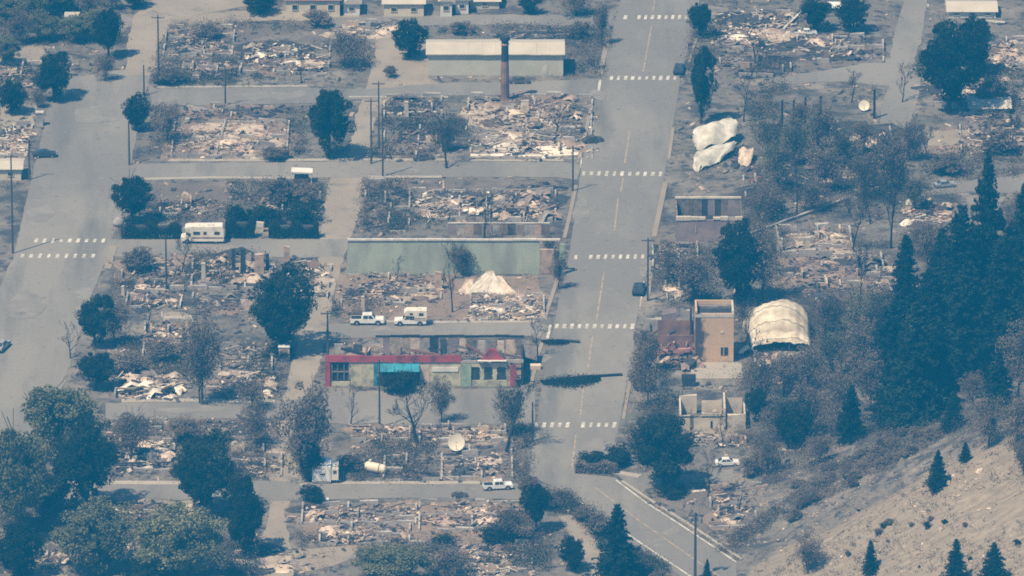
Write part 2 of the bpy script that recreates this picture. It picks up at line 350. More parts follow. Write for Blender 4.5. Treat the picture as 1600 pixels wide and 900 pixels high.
for seg, wp in [([(903, 255), (913, 215), (926, 160)], 6), ([(882, 372), (892, 330), (900, 290)], 6), ([(850, 500), (870, 440), (878, 405)], 6), ([(830, 600), (840, 560), (847, 535)], 6),
    ([(950, 60), (937, 118)], 8), ([(974, 655), (984, 600)], 5), ([(1040, 285), (1022, 370)], 8), ([(1052, 200), (1045, 250)], 5), ([(168, 420), (178, 385)], 11), ([(1088, 60), (1076, 100)], 4), ([(1012, 470), (1020, 410)], 5)]:
    footway(seg, wp, .12, m='gravel')
# markings are parts of the road they are painted on
def stripe(parent, name, img, wm, z, m, dash=None):
    b = MB(); pts = [G(*p) for p in img]
    for a, c in zip(pts[:-1], pts[1:]):
        d = (c-a); ln = d.length; d.normalize(); nn = Vector((-d.y, d.x, 0))*wm/2
        b.add([(a-nn)+Vector((0, 0, z)), (a+nn)+Vector((0, 0, z)), (c+nn)+Vector((0, 0, z)), (c-nn)+Vector((0, 0, z))], [(3, 2, 1, 0)] if False else [(0, 3, 2, 1)])
    return b.build(name, m, parent)
def crosswalk(parent, x0, x1, y, n, z=.036, ln=2.2, wb=.56, dyend=0):
    o = put('crosswalk', None, parent)
    for k in range(n):
        t = (k+.5)/n
        if RND.random() < .06: continue
        p = G(x0+(x1-x0)*t, y+dyend*t); b = MB(); l2 = ln*RND.uniform(.8, 1.1)/2; w2 = wb*RND.uniform(.8, 1.1)/2; sk = .09*l2
        b.add([(-w2-sk, -l2, 0), (w2-sk, -l2, 0), (w2+sk, l2, 0), (-w2+sk, l2, 0)], [(0, 1, 2, 3)])
        b.build('stripe', 'paint_white', o, (p.x, p.y, z))
    return o
for x0, x1, y, n, e in [(832, 966, 664, 11, 0), (864, 994, 510, 11, 0), (894, 1010, 402, 10, -1), (906, 1038, 271, 11, 1), (950, 1060, 122, 10, 0), (972, 1088, 27, 11, 0)]:
    crosswalk(main, x0, x1, y, n, dyend=e)
crosswalk(west, 50, 168, 376, 9, ln=2); crosswalk(west, 28, 152, 400, 9, ln=2)
for seg in [[(893, 735), (900, 680)], [(906, 655), (912, 605)], [(918, 580), (926, 525)], [(932, 500), (944, 425)], [(960, 360), (966, 310)], [(970, 300), (974, 278)], [(976, 255), (984, 205)], [(1005, 112), (1018, 40)], [(1020, 18), (1026, -20)]]:
    stripe(main, 'centre_line', seg, .24, .036, 'paint_yellow')
stripe(main, 'edge_line', [(1000, 480), (1006, 440)], .2, .036, 'paint_white'); stripe(main, 'edge_line', [(907, 262), (909, 246)], .25, .036, 'paint_white')
stripe(main, 'stop_line', [(855, 530), (860, 508)], .45, .048, 'paint_white'); stripe(main, 'stop_line', [(934, 150), (938, 125)], .45, .048, 'paint_white')
stripe(main, 'edge_line', [(831, 662), (834, 640)], .3, .036, 'paint_white')
cr = bpy.data.objects['curving_road']
stripe(cr, 'edge_line', [(962, 750), (1010, 786), (1060, 818), (1120, 858), (1170, 892), (1200, 915)], .3, .058, 'paint_white')
stripe(cr, 'edge_line', [(888, 772), (940, 808), (985, 838)], .26, .058, 'paint_white')
footway([(972, 752), (1015, 781), (1066, 813), (1126, 852), (1182, 890)], 5, .12, 'kerb')
stripe(cr, 'edge_line', [(985, 838), (1030, 868), (1085, 905)], .3, .058, 'paint_white')
stripe(cr, 'centre_line', [(930, 762), (960, 785), (1000, 815), (1060, 857), (1130, 905)], .22, .058, 'paint_yellow')
# ------------------------------------------------------------------ vegetation
def quads(name, cen, size, m, seed, up=0.0, asp=1.5):
    r = np.random.default_rng(seed); n = len(cen)
    a = r.normal(size=(n, 3)); a /= np.linalg.norm(a, axis=1)[:, None]
    t = r.normal(size=(n, 3)); b = np.cross(a, t); b /= np.linalg.norm(b, axis=1)[:, None]
    s = (size*r.uniform(.6, 1.4, n))[:, None]
    v = np.stack([cen-a*s*asp*.5, cen-b*s*.5, cen+a*s*asp*.5, cen+b*s*.5], 1).reshape(-1, 3)
    me = bpy.data.meshes.new(name); me.vertices.add(4*n); me.vertices.foreach_set('co', v.ravel().astype(np.float32))
    me.loops.add(4*n); me.loops.foreach_set('vertex_index', np.arange(4*n, dtype=np.int32)); me.polygons.add(n)
    me.polygons.foreach_set('loop_start', np.arange(0, 4*n, 4, dtype=np.int32)); me.update(calc_edges=True)
    if m: me.materials.append(MATS[m])
    return me
def clumps(seed, K, per, c, rad, cr=(.07, .14), fill=.45, cut=0.0):
    r = np.random.default_rng(seed); out = []
    lob = [(r.normal(size=3), r.uniform(.55, 1.35)) for _ in range(10)]
    for k in range(K):
        d = r.normal(size=3); d /= np.linalg.norm(d)
        s = 1.0
        for l, w_ in lob: s *= 1+(w_-1)*max(0, d @ (l/np.linalg.norm(l)))**3
        rr = r.uniform(0, 1)**fill*s
        if d[2] < -.3: rr *= .8
        cc = np.array(c)+d*rr*np.array(rad); q = r.uniform(*cr)
        g = r.normal(size=(int(per*r.uniform(.6, 1.3)), 3)); g /= np.linalg.norm(g, axis=1)[:, None]; g *= (r.uniform(.35, 1, len(g))**.6)[:, None]*q
        g[:, 2] *= .75
        out.append(cc+g)
    return np.concatenate(out)
def branch_mb(seed, depth=4, h=1.0, spread=.55, first=.32, r0=.028, n0=5, lean=0.0, minr=.0028):
    r = random.Random(seed); tr = MB(); br = MB()
    pts = [Vector((0, 0, -.02))]; d = Vector((lean, 0, 1)).normalized(); rad = [r0*1.25]
    for i in range(5):
        d = (d+Vector((r.uniform(-.12, .12), r.uniform(-.12, .12), 0))).normalized(); pts.append(pts[-1]+d*first*h/3.2*(1 if i < 3 else 1.3)); rad.append(r0*(1-.13*(i+1)))
    tr.tube(pts, rad, 6)
    tips = []
    def grow(p, d, ln, rd, lev):
        q = [p]; rr = [rd]; dd = d.copy()
        for i in range(3):
            dd = (dd+Vector((r.uniform(-.3, .3), r.uniform(-.3, .3), r.uniform(-.05, .22)))).normalized(); q.append(q[-1]+dd*ln/3); rr.append(max(minr, rd*(1-.2*(i+1))))
        br.tube(q, rr, 4 if lev < 2 else 3, False)
        if lev >= depth: tips.append(q[-1]); return
        for k in range(r.choice((2, 3, 3))):
            i = r.choice((1, 2, 3)); a = r.uniform(0, 6.28); sp = spread*r.uniform(.6, 1.4)
            o = dd.orthogonal().normalized(); o.rotate(Matrix.Rotation(a, 3, dd)); nd = (dd+o*sp).normalized()
            grow(q[i], nd, ln*r.uniform(.6, .82), rr[i]*.68, lev+1)
    for k in range(n0):
        i = r.choice((2, 3, 4, 5)); a = 6.28*(k+r.uniform(-.3, .3))/n0
        nd = Vector((math.cos(a)*spread*1.3, math.sin(a)*spread*1.3, r.uniform(.5, 1.1))).normalized()
        grow(pts[i], nd, h*r.uniform(.2, .3), rad[i]*.62, 1)
    grow(pts[-1], d, h*.27, rad[-1]*.8, 1)
    # normalise the total height to 1
    mz = max(v[2] for v in br.v); k = 1/mz
    for b in (tr, br): b.v = [(x*k, y*k, z*k) for x, y, z in b.v]
    return tr, br, [t*k for t in tips]
VAR = {}
def variants():
    for i in range(4):
        tr, br, tips = branch_mb(100+i, 2, spread=.6, first=.30, r0=.03)
        VAR['leafy', i] = (tr.mesh('trunk', 'bark'), br.mesh('branches', 'bark'))
        cen = clumps(200+i, 150, 150, (0, 0, .52), (.385, .385, .44), (.05, .12), .5)
        for kind, m in (('dark', 'leaf_dark'), ('green', 'leaf_green')):
            VAR['crown', kind, i] = quads('crown', cen, .019, m, 300+i)
    for i in range(4):
        tr, br, tips = branch_mb(130+i, 3, spread=.55, first=.30, r0=.026)
        VAR['sparse', i] = (tr.mesh('trunk', 'bark_grey'), br.mesh('branches', 'bark_grey'))
        cen = clumps(230+i, 120, 52, (0, 0, .52), (.37, .37, .44), (.06, .15), .65)
        for kind, m in (('scorched', 'leaf_scorched'), ('olive', 'leaf_olive')):
            VAR['crown', kind, i] = quads('crown', cen, .015, m, 330+i, asp=2.2)
    for i in range(5):
        tr, br, tips = branch_mb(150+i, 5, spread=.62, first=.36, r0=.03, n0=5, lean=(-.15, .1, 0, .2, -.05)[i])
        VAR['bare', i] = (tr.mesh('trunk', 'charwood'), br.mesh('branches', 'charwood'))
    for i in range(4):
        r = np.random.default_rng(400+i); out = []; z = .05
        while z < .985:
            R_ = .27*(1-z)**.72*r.uniform(.7, 1.15)+.012
            for a in r.uniform(0, 6.28, int(5+9*(1-z))):
                L_ = R_*r.uniform(.55, 1.2); n = int(14+80*L_/.25)
                t = r.uniform(.05, 1, n); zz = z-.35*L_*t+.03*t*t+r.normal(0, .008, n)
                sp = .10*L_*(1.1-t)+.008; x = t*L_; y = r.normal(0, 1, n)*sp
                out.append(np.stack([x*np.cos(a)-y*np.sin(a), x*np.sin(a)+y*np.cos(a), zz], 1))
            z += r.uniform(.018, .032)
        cen = np.concatenate(out); VAR['crown', 'needle', i] = quads('crown', cen, .0145, 'needle', 430+i, asp=1.8)
        b = MB(); b.tube([(0, 0, -.02), (0, 0, .3), (0.004, 0, .65), (0, 0, .97)], [.018, .014, .008, .002], 6); VAR['conifer', i] = b.mesh('trunk', 'bark')
    for i in range(4):
        cen = clumps(500+i, 60, 90, (0, 0, .40), (.40, .40, .40), (.07, .18), .55); cen[:, 2] = np.abs(cen[:, 2])
        for kind, m in (('dark', 'leaf_dark'), ('scorched', 'leaf_scorched'), ('green', 'leaf_green'), ('olive', 'leaf_olive')):
            VAR['bush', kind, i] = quads('bush', cen, .032, m, 530+i)
variants()
CNT = {}
def nxt(k, n): CNT[k] = CNT.get(k, -1)+1; return CNT[k] % n
def tree(kind, px, py, hpx, wpx, label, group=None, name=None):
    p = GT(px, py); s = S(p); h = hpx/(s*CZ); wd = wpx/s
    rz = RND.uniform(0, 6.28)
    if kind == 'conifer':
        i = nxt(kind, 4); t = thing(name or 'conifer', label, 'tree', p, rz, group, (wd/.47, wd/.47, h))
        put('trunk', VAR['conifer', i], t); put('crown', VAR['crown', 'needle', i], t)
    elif kind in ('dark', 'green'):
        i = nxt(kind, 4); t = thing(name or 'leafy_tree', label, 'tree', p, rz, group, (wd/.88, wd/.88, h*.99))
        put('trunk', VAR['leafy', i][0], t); put('branches', VAR['leafy', i][1], t); put('crown', VAR['crown', kind, i], t)
    elif kind in ('scorched', 'olive'):
        i = nxt(kind, 4); t = thing(name or 'scorched_tree', label, 'tree', p, rz, group, (wd/.85, wd/.85, h))
        put('trunk', VAR['sparse', i][0], t); put('branches', VAR['sparse', i][1], t); put('crown', VAR['crown', kind, i], t)
    else:
        i = nxt(kind, 5); t = thing(name or 'bare_tree', label, 'tree', p, 0 if kind == 'bare0' else rz, group, (wd/.85, wd/.85, h))
        put('trunk', VAR['bare', i][0], t); put('branches', VAR['bare', i][1], t)
    return t
def bush(kind, px, py, hpx, wpx, label, group=None):
    p = GT(px, py); s = S(p); o = put('bush', VAR['bush', kind, nxt('b'+kind, 4)], None, p, RND.uniform(0, 6.28))
    o.scale = (wpx/s/.9, wpx/s/.9, hpx/(s*CZ)/.9); return tag(o, label, 'bush', group)

T = tree
# left
T('dark', 85, 158, 84, 72, 'dark round tree at the corner where the wide road forks')
T('dark', 170, 92, 92, 52, 'tall dark tree left of the bend in the wide road')
T('scorched', 165, 125, 45, 45, 'low brown scorched tree below the tall dark tree at the bend')
T('dark', 18, 178, 55, 50, 'dark tree cut by the left edge of the picture, beside the wide road')
T('scorched', 60, 168, 30, 30, 'thin scorched tree beside the concrete gatepost')
T('dark', 212, 205, 58, 46, 'small ragged dark tree on the kerb right of the wide road')
T('scorched', 262, 222, 62, 62, 'grey scorched tree left of the beige house foundation')
T('dark', 513, 247, 132, 84, 'tall dark oval tree beside the alley, north of the cross street')
T('dark', 206, 350, 88, 70, 'dark round tree on the corner by the hedge and motorhome')
T('dark', 640, 90, 60, 60, 'dark round tree beside the long pale green shed')
T('bare', 698, 263, 95, 66, 'bare burnt tree in front of the chimney rubble, trunk on the kerb')
T('scorched', 700, 235, 55, 55, 'thin grey tree left of the cream rubble below the chimney')
T('scorched', 540, 105, 62, 80, 'grey scorched tree at the corner of the upper alley')
T('dark', 438, 553, 136, 106, 'big dark round tree next to the alley with the beige cabinet')
T('dark', 148, 545, 100, 64, 'ragged dark tree leaning over the right edge of the wide road')
T('dark', 150, 610, 70, 70, 'low dark tree below the ragged one beside the wide road')
T('scorched', 180, 540, 80, 60, 'thin grey tree right of the ragged dark tree by the wide road')
T('scorched', 316, 632, 150, 84, 'tall grey scorched tree between the two white rubble heaps')
T('bare', 312, 630, 90, 40, 'bare charred stem inside the grey tree between white rubble heaps')
T('green', 98, 722, 146, 150, 'big green tree at the lower left beside the wide road')
T('green', 30, 838, 200, 130, 'pale green tree at the left edge, lower left corner')
T('dark', 135, 795, 145, 96, 'dark tree with bare trunk standing on the footway at lower left')
T('scorched', 205, 722, 90, 70, 'brown scorched tree right of the big green tree')
T('dark', 312, 806, 132, 100, 'dark round tree with twin trunks right of the lower left footway')
T('bare', 320, 815, 90, 60, 'bare dark trunk beside the round dark tree at the lower left')
T('scorched', 480, 748, 165, 112, 'large grey scorched tree behind the white box trailer')
T('dark', 484, 752, 80, 52, 'dark bushy tree behind the white box trailer')
T('bare0', 650, 692, 108, 112, 'spreading bare tree in front of the red fronted shop')
T('bare', 790, 706, 126, 88, 'thick leaning burnt tree by the right end of the red fronted shop')
T('scorched', 800, 680, 76, 60, 'grey scorched tree right of the leaning burnt tree')
T('bare', 548, 664, 66, 46, 'small bare sapling left of the pole by the red fronted shop')
T('scorched', 690, 660, 72, 48, 'thin scorched tree right of the spreading bare tree')
bush('dark', 624, 611, 36, 68, 'dark squat bush against the turquoise awning of the shop')
T('scorched', 395, 640, 60, 60, 'low grey tree above the pale footway end')
T('scorched', 290, 690, 44, 88, 'wide grey brown tree below the pale footway at left')
T('scorched', 400, 700, 70, 60, 'grey scorched tree left of the box trailer lot')
T('green', 150, 895, 118, 130, 'green grey tree at the bottom left corner')
T('green', 270, 915, 135, 150, 'broad green tree at the bottom, right of the pale gravel')
T('dark', 250, 925, 70, 90, 'dark low tree at the bottom edge under the broad green tree')
T('dark', 30, 905, 90, 80, 'dark tree in the bottom left corner beneath the pale green one')
T('dark', 70, 800, 70, 80, 'dark tree between the pale green tree and the footway trunks')
T('dark', 385, 870, 140, 80, 'dark tall tree on the left side of the lower alley')
T('scorched', 365, 790, 70, 66, 'grey scorched tree beside the twin trunk tree')
T('green', 605, 915, 72, 140, 'wide green bush-like tree at the bottom centre')
T('scorched', 700, 905, 60, 110, 'brown scorched tree right of the wide green one at the bottom')
T('dark', 838, 832, 90, 56, 'dark blue tree left of the dirt lane')
T('scorched', 800, 848, 64, 80, 'grey scorched tree left of the dark tree by the dirt lane')
T('dark', 893, 892, 56, 46, 'small dark tree beside the bottom of the dirt lane')
T('conifer', 964, 912, 124, 80, 'dark conifer at the bottom between dirt lane and curving road')
# right of main street
T('dark', 1038, 760, 122, 104, 'dark round tree on the corner of main street and the curving road')
T('bare', 1108, 770, 70, 50, 'bare crooked burnt tree beside the corner tree')
T('scorched', 1000, 718, 62, 70, 'grey scorched tree left of the corner tree')
T('scorched', 1012, 640, 120, 60, 'tall narrow grey tree on the right kerb of main street')
T('scorched', 1030, 692, 90, 60, 'scorched tree left of the cream roofless walls')
T('dark', 1095, 193, 145, 46, 'tall narrow dark tree on the right side of upper main street')
T('dark', 1092, 60, 66, 44, 'dark tree at the top right kerb of main street')
T('bare', 1162, 190, 84, 44, 'thin bare tree right of the tall narrow dark tree')
T('dark', 1152, 474, 130, 84, 'dark tall tree above the tan brick building')
T('scorched', 1085, 476, 90, 96, 'broad grey tree behind the collapsed red building')
T('scorched', 1190, 470, 112, 80, 'grey scorched tree right of the dark tree above the tan building')
T('scorched', 1045, 440, 60, 52, 'small scorched tree on the right kerb of main street')
T('dark', 1482, 176, 150, 110, 'big dark tree at the upper right beside the lane')
T('dark', 1520, 120, 100, 70, 'dark tree right of the big dark one at the upper right')
T('dark', 1272, 48, 60, 62, 'dark tree at the top with a white panel beside it')
T('dark', 1332, 50, 60, 56, 'dark tree at the top right of the one by the white panel')
T('bare', 1392, 388, 160, 62, 'tall feathery burnt tree left of the tallest conifers')
T('scorched', 1395, 300, 110, 80, 'tall pale grey tree above the feathery burnt tree')
T('bare', 1332, 394, 100, 56, 'bare dark tree right of the cream foundation')
T('bare', 1245, 335, 120, 50, 'bare burnt tree in the thicket below the standing posts')
T('conifer', 1540, 480, 236, 86, 'tallest conifer, standing against the right side of the picture')
T('conifer', 1500, 500, 180, 100, 'broad conifer left of the tallest one')
T('conifer', 1562, 560, 190, 110, 'dense conifer below and right of the tallest one')
T('conifer', 1510, 600, 190, 120, 'wide dark conifer in front of the tallest one')
T('conifer', 1598, 480, 190, 90, 'conifer cut by the right edge of the picture')
T('conifer', 1415, 486, 120, 60, 'slender conifer standing apart left of the broad ones')
T('conifer', 1430, 662, 190, 112, 'large dark conifer above the burnt strip of the hillside')
T('conifer', 1390, 668, 120, 66, 'dark conifer left of the large one above the burnt strip')
T('conifer', 1382, 600, 120, 70, 'dark conifer left of the large mass, below the slender one')
T('conifer', 1452, 566, 150, 90, 'dark conifer filling the gap under the slender one')
T('conifer', 1470, 476, 120, 70, 'conifer between the slender and the broad one')
T('conifer', 1400, 590, 130, 80, 'dark bushy conifer at the middle left of the mass')
T('conifer', 1466, 650, 150, 80, 'dark conifer right of the large one above the burnt strip')
T('conifer', 1330, 690, 90, 50, 'small dark conifer on the left end of the burnt strip')
T('conifer', 1490, 672, 62, 40, 'small conifer at the top edge of the scree')
T('conifer', 1560, 640, 90, 60, 'thin conifer at the right above the scree')
T('scorched', 1600, 745, 70, 50, 'grey tree at the right edge above the scree')
T('conifer', 1465, 763, 60, 36, 'lone conifer in the middle of the scree top')
T('conifer', 1508, 720, 30, 22, 'little conifer near the brown crest of the scree')
T('conifer', 1360, 895, 52, 28, 'small conifer on the lower scree')
T('conifer', 1493, 918, 76, 46, 'conifer at the bottom edge of the scree')
T('conifer', 1552, 918, 70, 54, 'ragged conifer at the bottom right corner')
T('scorched', 1262, 895, 62, 56, 'grey shrubby tree low on the scree')
T('conifer', 1105, 905, 32, 16, 'tiny conifer at the bottom beside the tall pole')
# thickets
g = 'scorched trees of the thicket between metal hut and hillside'
for (px, py, h, wd), lb in zip([(1190, 640, 90, 66), (1225, 620, 80, 80), (1262, 610, 78, 80), (1300, 590, 90, 76), (1340, 600, 100, 80), (1360, 640, 90, 70), (1215, 690, 80, 76), (1262, 680, 90, 84), (1310, 660, 84, 70), (1340, 540, 80, 70), (1300, 520, 66, 70), (1365, 560, 110, 60), (1200, 740, 60, 66), (1280, 722, 50, 60), (1380, 520, 80, 60)], ['nearest below the arched metal hut', 'directly below the right end of the arched hut', 'right of the pole behind the hut', 'two steps right of the arched hut', 'halfway between the hut and the slender conifers', 'left of the large conifer on the burnt strip', 'above the white plank', 'above the right end of the white plank', 'left beside the dark conifer', 'beneath the dark car by the hut', 'right of the dark car by the hut', 'under the slender conifer standing apart', 'beside the small ruin with cream post', 'at the lower left end of the burnt strip', 'right below the feathery burnt tree']):
    T(RND.choice(('scorched', 'scorched', 'scorched', 'olive')), px, py, h, wd, 'grey scorched thicket tree '+lb, g)
for (px, py, h, wd), lb in zip([(1235, 700, 76, 66), (1325, 690, 60, 40), (1180, 660, 66, 40)], ['left of the white plank, below the metal hut', 'left of the dark conifers at the burnt strip', 'between the cream roofless walls and the thicket']):
    T('dark', px, py, h, wd, 'dark thicket tree '+lb, 'dark trees in the thicket below the metal hut')
g = 'grey trees of the upper right thicket'
for (px, py, h, wd), lb in zip([(1200, 250, 70, 62), (1215, 300, 80, 66), (1240, 260, 80, 60), (1280, 240, 80, 60), (1290, 300, 80, 70), (1320, 270, 76, 66), (1350, 240, 60, 50), (1350, 310, 80, 66), (1270, 330, 50, 70), (1200, 345, 60, 60), (1420, 250, 70, 60), (1430, 330, 60, 60), (1250, 210, 60, 40)], ['nearest the crumpled metal sheets', 'below right of the crumpled metal sheets', 'under the charred posts', 'right of the row of charred posts', 'in the middle above the diagonal pipe', 'above the bend of the diagonal pipe', 'left of the upper lane end', 'at the right end of the diagonal pipe', 'beside the left half of the diagonal pipe', 'right of the roofless brick shell', 'right of the upper lane end', 'left of the grey car lane', 'behind the first charred post']):
    T(RND.choice(('scorched', 'olive', 'scorched')), px, py, h, wd, 'grey leafless thicket tree '+lb, g)
g = 'scorched trees on the hill at the right edge'
for (px, py, h, wd), lb in zip([(1590, 620, 110, 80), (1545, 700, 80, 70), (1590, 700, 90, 80), (1520, 640, 70, 50), (1450, 420, 70, 60), (1580, 400, 90, 60), (1440, 400, 60, 60), (1600, 350, 60, 60)], ['at the right edge below the cut conifer', 'above the brown crest of the scree', 'at the right edge above the dark edge conifer', 'left of the thin conifer', 'left above the slender conifer', 'behind the cut conifer at the edge', 'below the cream wreckage', 'at the right edge under the lane']):
    T('scorched', px, py, h, wd, 'grey scorched hill tree '+lb, g)
g = 'brush trees at the upper left corner'
for (px, py, h, wd), lb in zip([(15, 40, 60, 66), (60, 30, 60, 60), (95, 20, 50, 60), (140, 30, 60, 66), (30, 70, 56, 60), (75, 62, 50, 60), (120, 66, 50, 56), (150, 62, 46, 50), (8, 100, 46, 46), (175, 15, 50, 40), (210, 12, 40, 44)], ['at the top left corner', 'left of the pale green box building', 'touching the top edge left of the box building', 'right of the pale green box building', 'at the left edge below the corner tree', 'below the pale green box building', 'below right of the box building', 'left of the tall dark tree at the bend', 'at the left edge above the gravel', 'at the top edge left of the bend', 'at the inside of the road bend at the top']):
    T(RND.choice(('olive', 'green', 'scorched', 'dark')), px, py, h, wd, 'brush tree '+lb, g)
T('dark', 410, 20, 30, 56, 'dark tree at the top left of the pink gable house')
T('dark', 826, 22, 34, 40, 'dark tree at the top edge beside main street')
T('scorched', 940, 70, 74, 30, 'thin grey tree on the left kerb of upper main street')
T('scorched', 900, 24, 44, 70, 'grey tree at the top left of main street')
T('scorched', 873, 452, 60, 32, 'thin dark tree on the left footway of main street')
T('bare', 707, 488, 118, 44, 'tall burnt tree standing in front of the green wall')
T('scorched', 722, 430, 54, 52, 'grey scorched tree against the green wall')
T('bare', 757, 372, 78, 50, 'forked bare tree on the coping side of the green wall')
T('bare', 870, 205, 44, 50, 'small bare tree right of the rubble below the chimney')
T('bare', 284, 425, 64, 40, 'leaning bare tree below the motorhome')
T('bare', 345, 445, 48, 34, 'short charred tree among the chimney stubs')
T('bare', 1155, 800, 60, 40, 'small charred tree in the rubble below the corner')
T('scorched', 860, 400, 40, 40, 'thin grey tree at the right end of the green wall')
# bushes
B = bush
for kind, px, py, h, wd, lb in [
    ('scorched', 212, 424, 40, 62, 'dark red burnt bush on the corner below the hedge'),
    ('dark', 235, 362, 28, 24, 'dark bush between the two hedges by the round tree'),
    ('dark', 372, 358, 44, 50, 'dark bush right of the motorhome'), ('dark', 470, 350, 40, 60, 'dark bush right of the pale slab in the hedge row'),
    ('dark', 418, 352, 36, 60, 'dark bush in the middle of the hedge row'), ('scorched', 440, 318, 40, 70, 'grey bush in the burnt yard above the hedge row'),
    ('scorched', 480, 320, 36, 50, 'grey bush at the alley end of the burnt yard'),
    ('scorched', 265, 130, 30, 60, 'grey bush on the kerb at the lower left of the top block'), ('scorched', 320, 60, 24, 50, 'grey bush in the top left burnt lot'),
    ('dark', 490, 782, 24, 52, 'dark burnt bush on the cross street left of the pink foundation'),
    ('dark', 930, 730, 26, 66, 'dark hedge-like bush at the right side of the main street end'), ('dark', 970, 725, 34, 56, 'dark bush left of the corner tree'),
    ('dark', 1050, 775, 20, 62, 'dark low bush in the shade of the corner tree'), ('scorched', 1175, 742, 30, 50, 'grey bush right of the white car'),
    ('scorched', 720, 50, 16, 50, 'grey bush left of the top of the shed'), ('dark', 722, 54, 16, 26, 'small dark bush behind the shed roof'),
    ('scorched', 905, 60, 30, 40, 'grey bush right of the shed roof'), ('scorched', 500, 40, 24, 60, 'grey bush above the top left rubble'),
    ('scorched', 610, 120, 20, 26, 'brown bush in the gravel left of the shed'), ('olive', 1440, 118, 26, 36, 'pale bush at the fork of the upper right lane'),
    ('scorched', 430, 250, 24, 50, 'brown bush right of the beige foundation'), ('dark', 445, 560, 20, 46, 'dark bush below the big round tree'),
    ('scorched', 200, 585, 40, 60, 'grey bush right of the low dark tree'), ('scorched', 250, 560, 30, 70, 'grey bush behind the left white rubble heap'),
    ('scorched', 822, 770, 30, 44, 'grey bush at the left of the curving road start'), ('scorched', 862, 795, 26, 36, 'brown bush on the bank left of the curving road'),
    ('scorched', 908, 812, 24, 34, 'brown bush on the bank above the dirt lane'), ('scorched', 935, 835, 36, 44, 'brown bush between dirt lane and conifer'),
    ('scorched', 985, 890, 30, 40, 'brown bush right of the bottom conifer'), ('scorched', 1030, 912, 24, 36, 'brown bush at the bottom beside the curving road'),
    ('dark', 770, 845, 26, 60, 'dark bush at the lower right of the pink foundation'), ('dark', 690, 852, 18, 50, 'dark bush below the rubble of the bottom lot'),
    ('scorched', 470, 715, 40, 50, 'grey bush left of the white box trailer'), ('scorched', 550, 735, 30, 46, 'dark grey bush between trailer and tank'),
    ('scorched', 1070, 440, 36, 60, 'grey bush below the roofless brick walls'), ('scorched', 1010, 560, 50, 40, 'grey bush on the kerb before the collapsed red building'),
    ('scorched', 1000, 610, 40, 40, 'grey bush on the right kerb below the crossing shadow'), ('dark', 1205, 330, 20, 50, 'dark bush by the diagonal path'),
    ('scorched', 1545, 160, 40, 60, 'grey bush above the white trailer roof'), ('scorched', 1560, 240, 40, 70, 'grey bush at the upper right above the lane'),
    ('scorched', 1480, 270, 30, 60, 'grey bush behind the grey car'), ('dark', 1530, 62, 30, 50, 'dark bush below the white house at the top right')]:
    B(kind, px, py, h, wd, lb)
g = 'small shrubs scattered over the scree'
for px, py, h in [(1372, 835, 13), (1380, 824, 9), (1388, 820, 12), (1448, 825, 14), (1454, 814, 9), (1424, 822, 8), (1388, 848, 6), (1436, 888, 7), (1508, 822, 7), (1475, 818, 8), (1342, 800, 6), (1325, 868, 9), (1515, 875, 7), (1590, 850, 9)]:
    bush(RND.choice(('olive', 'dark', 'scorched')), px, py, h*.9, h*RND.uniform(.9, 1.7), 'small shrub on the open scree', g)
# burnt brush of the strip above the scree
g = 'burnt bushes on the strip above the scree'
for k in range(46):
    t = RND.random(); px = 1225+t*270; py = 790-t*150+RND.uniform(-22, 34)
    bush('scorched', px, py, RND.uniform(9, 20), RND.uniform(18, 36), 'burnt brown bush on the dark strip above the scree', g)

for px, py, h, wd, lb in [(1175, 560, 90, 50, 'bare charred tree below the left side of the arched hut'), (1290, 560, 100, 50, 'bare charred tree right below the arched hut'), (1345, 480, 110, 46, 'bare charred tree right of the ash lot'), (1320, 640, 90, 46, 'bare charred tree in the middle of the lower thicket'), (1250, 640, 80, 46, 'bare charred tree behind the white plank'), (1300, 280, 90, 46, 'bare charred tree in the upper thicket above the pipe bend'), (1215, 255, 80, 40, 'bare charred tree right of the crumpled sheets'), (1360, 350, 90, 40, 'bare charred tree left of the feathery burnt tree'), (1190, 400, 90, 40, 'bare charred tree at the lower end of the diagonal pipe'), (1130, 700, 60, 40, 'bare charred tree above the white car'), (1410, 160, 60, 40, 'bare charred tree at the fork of the upper right lane'), (1180, 100, 56, 40, 'bare charred tree in the top rubble lot'), (1330, 160, 50, 40, 'bare charred tree left of the small dish'), (620, 440, 40, 30, 'bare charred sapling below the green wall'), (470, 130, 44, 40, 'bare charred tree left of the tall oval tree'), (840, 560, 60, 40, 'bare charred tree at the right end of the shop'), (1580, 200, 60, 40, 'bare charred tree at the far right gravel'), (1450, 250, 60, 40, 'bare charred tree on the brown rubble field'), (230, 520, 60, 40, 'bare charred tree beside the concrete pad'), (110, 560, 60, 44, 'bare charred tree at the kerb of the wide road')]:
    T('bare', px, py, h, wd, lb)
# ------------------------------------------------------------------ rubble pieces (shared meshes)
PIECE = {}
def crumpled(seed, nx=5, ny=4, amp=.16):
    r = random.Random(seed); b = MB(); ph = r.uniform(0, 6)
    for j in range(ny+1):
        for i in range(nx+1):
            x = i/nx-.5; y = j/ny-.5
            z = amp*(math.sin(x*5+ph)+.5*math.sin(y*7+ph*2))+r.uniform(-.05, .05)+.10
            b.v.append((x+r.uniform(-.05, .05), y*.7+r.uniform(-.05, .05), z))
    for j in range(ny):
        for i in range(nx): q = j*(nx+1)+i; b.f.append((q, q+1, q+nx+2, q+nx+1))
    n = len(b.v); b.v += [(x, y, z-.02) for x, y, z in b.v]; b.f += [tuple(n+i for i in reversed(f)) for f in list(b.f)]
    return b
def lump(seed):
    r = random.Random(seed); b = MB(); b.box((0, 0, .3), (1, .8, .6), taper=.7); b.v = [(x+r.uniform(-.14, .14), y+r.uniform(-.14, .14), z+r.uniform(-.1, .1)) for x, y, z in b.v]; return b
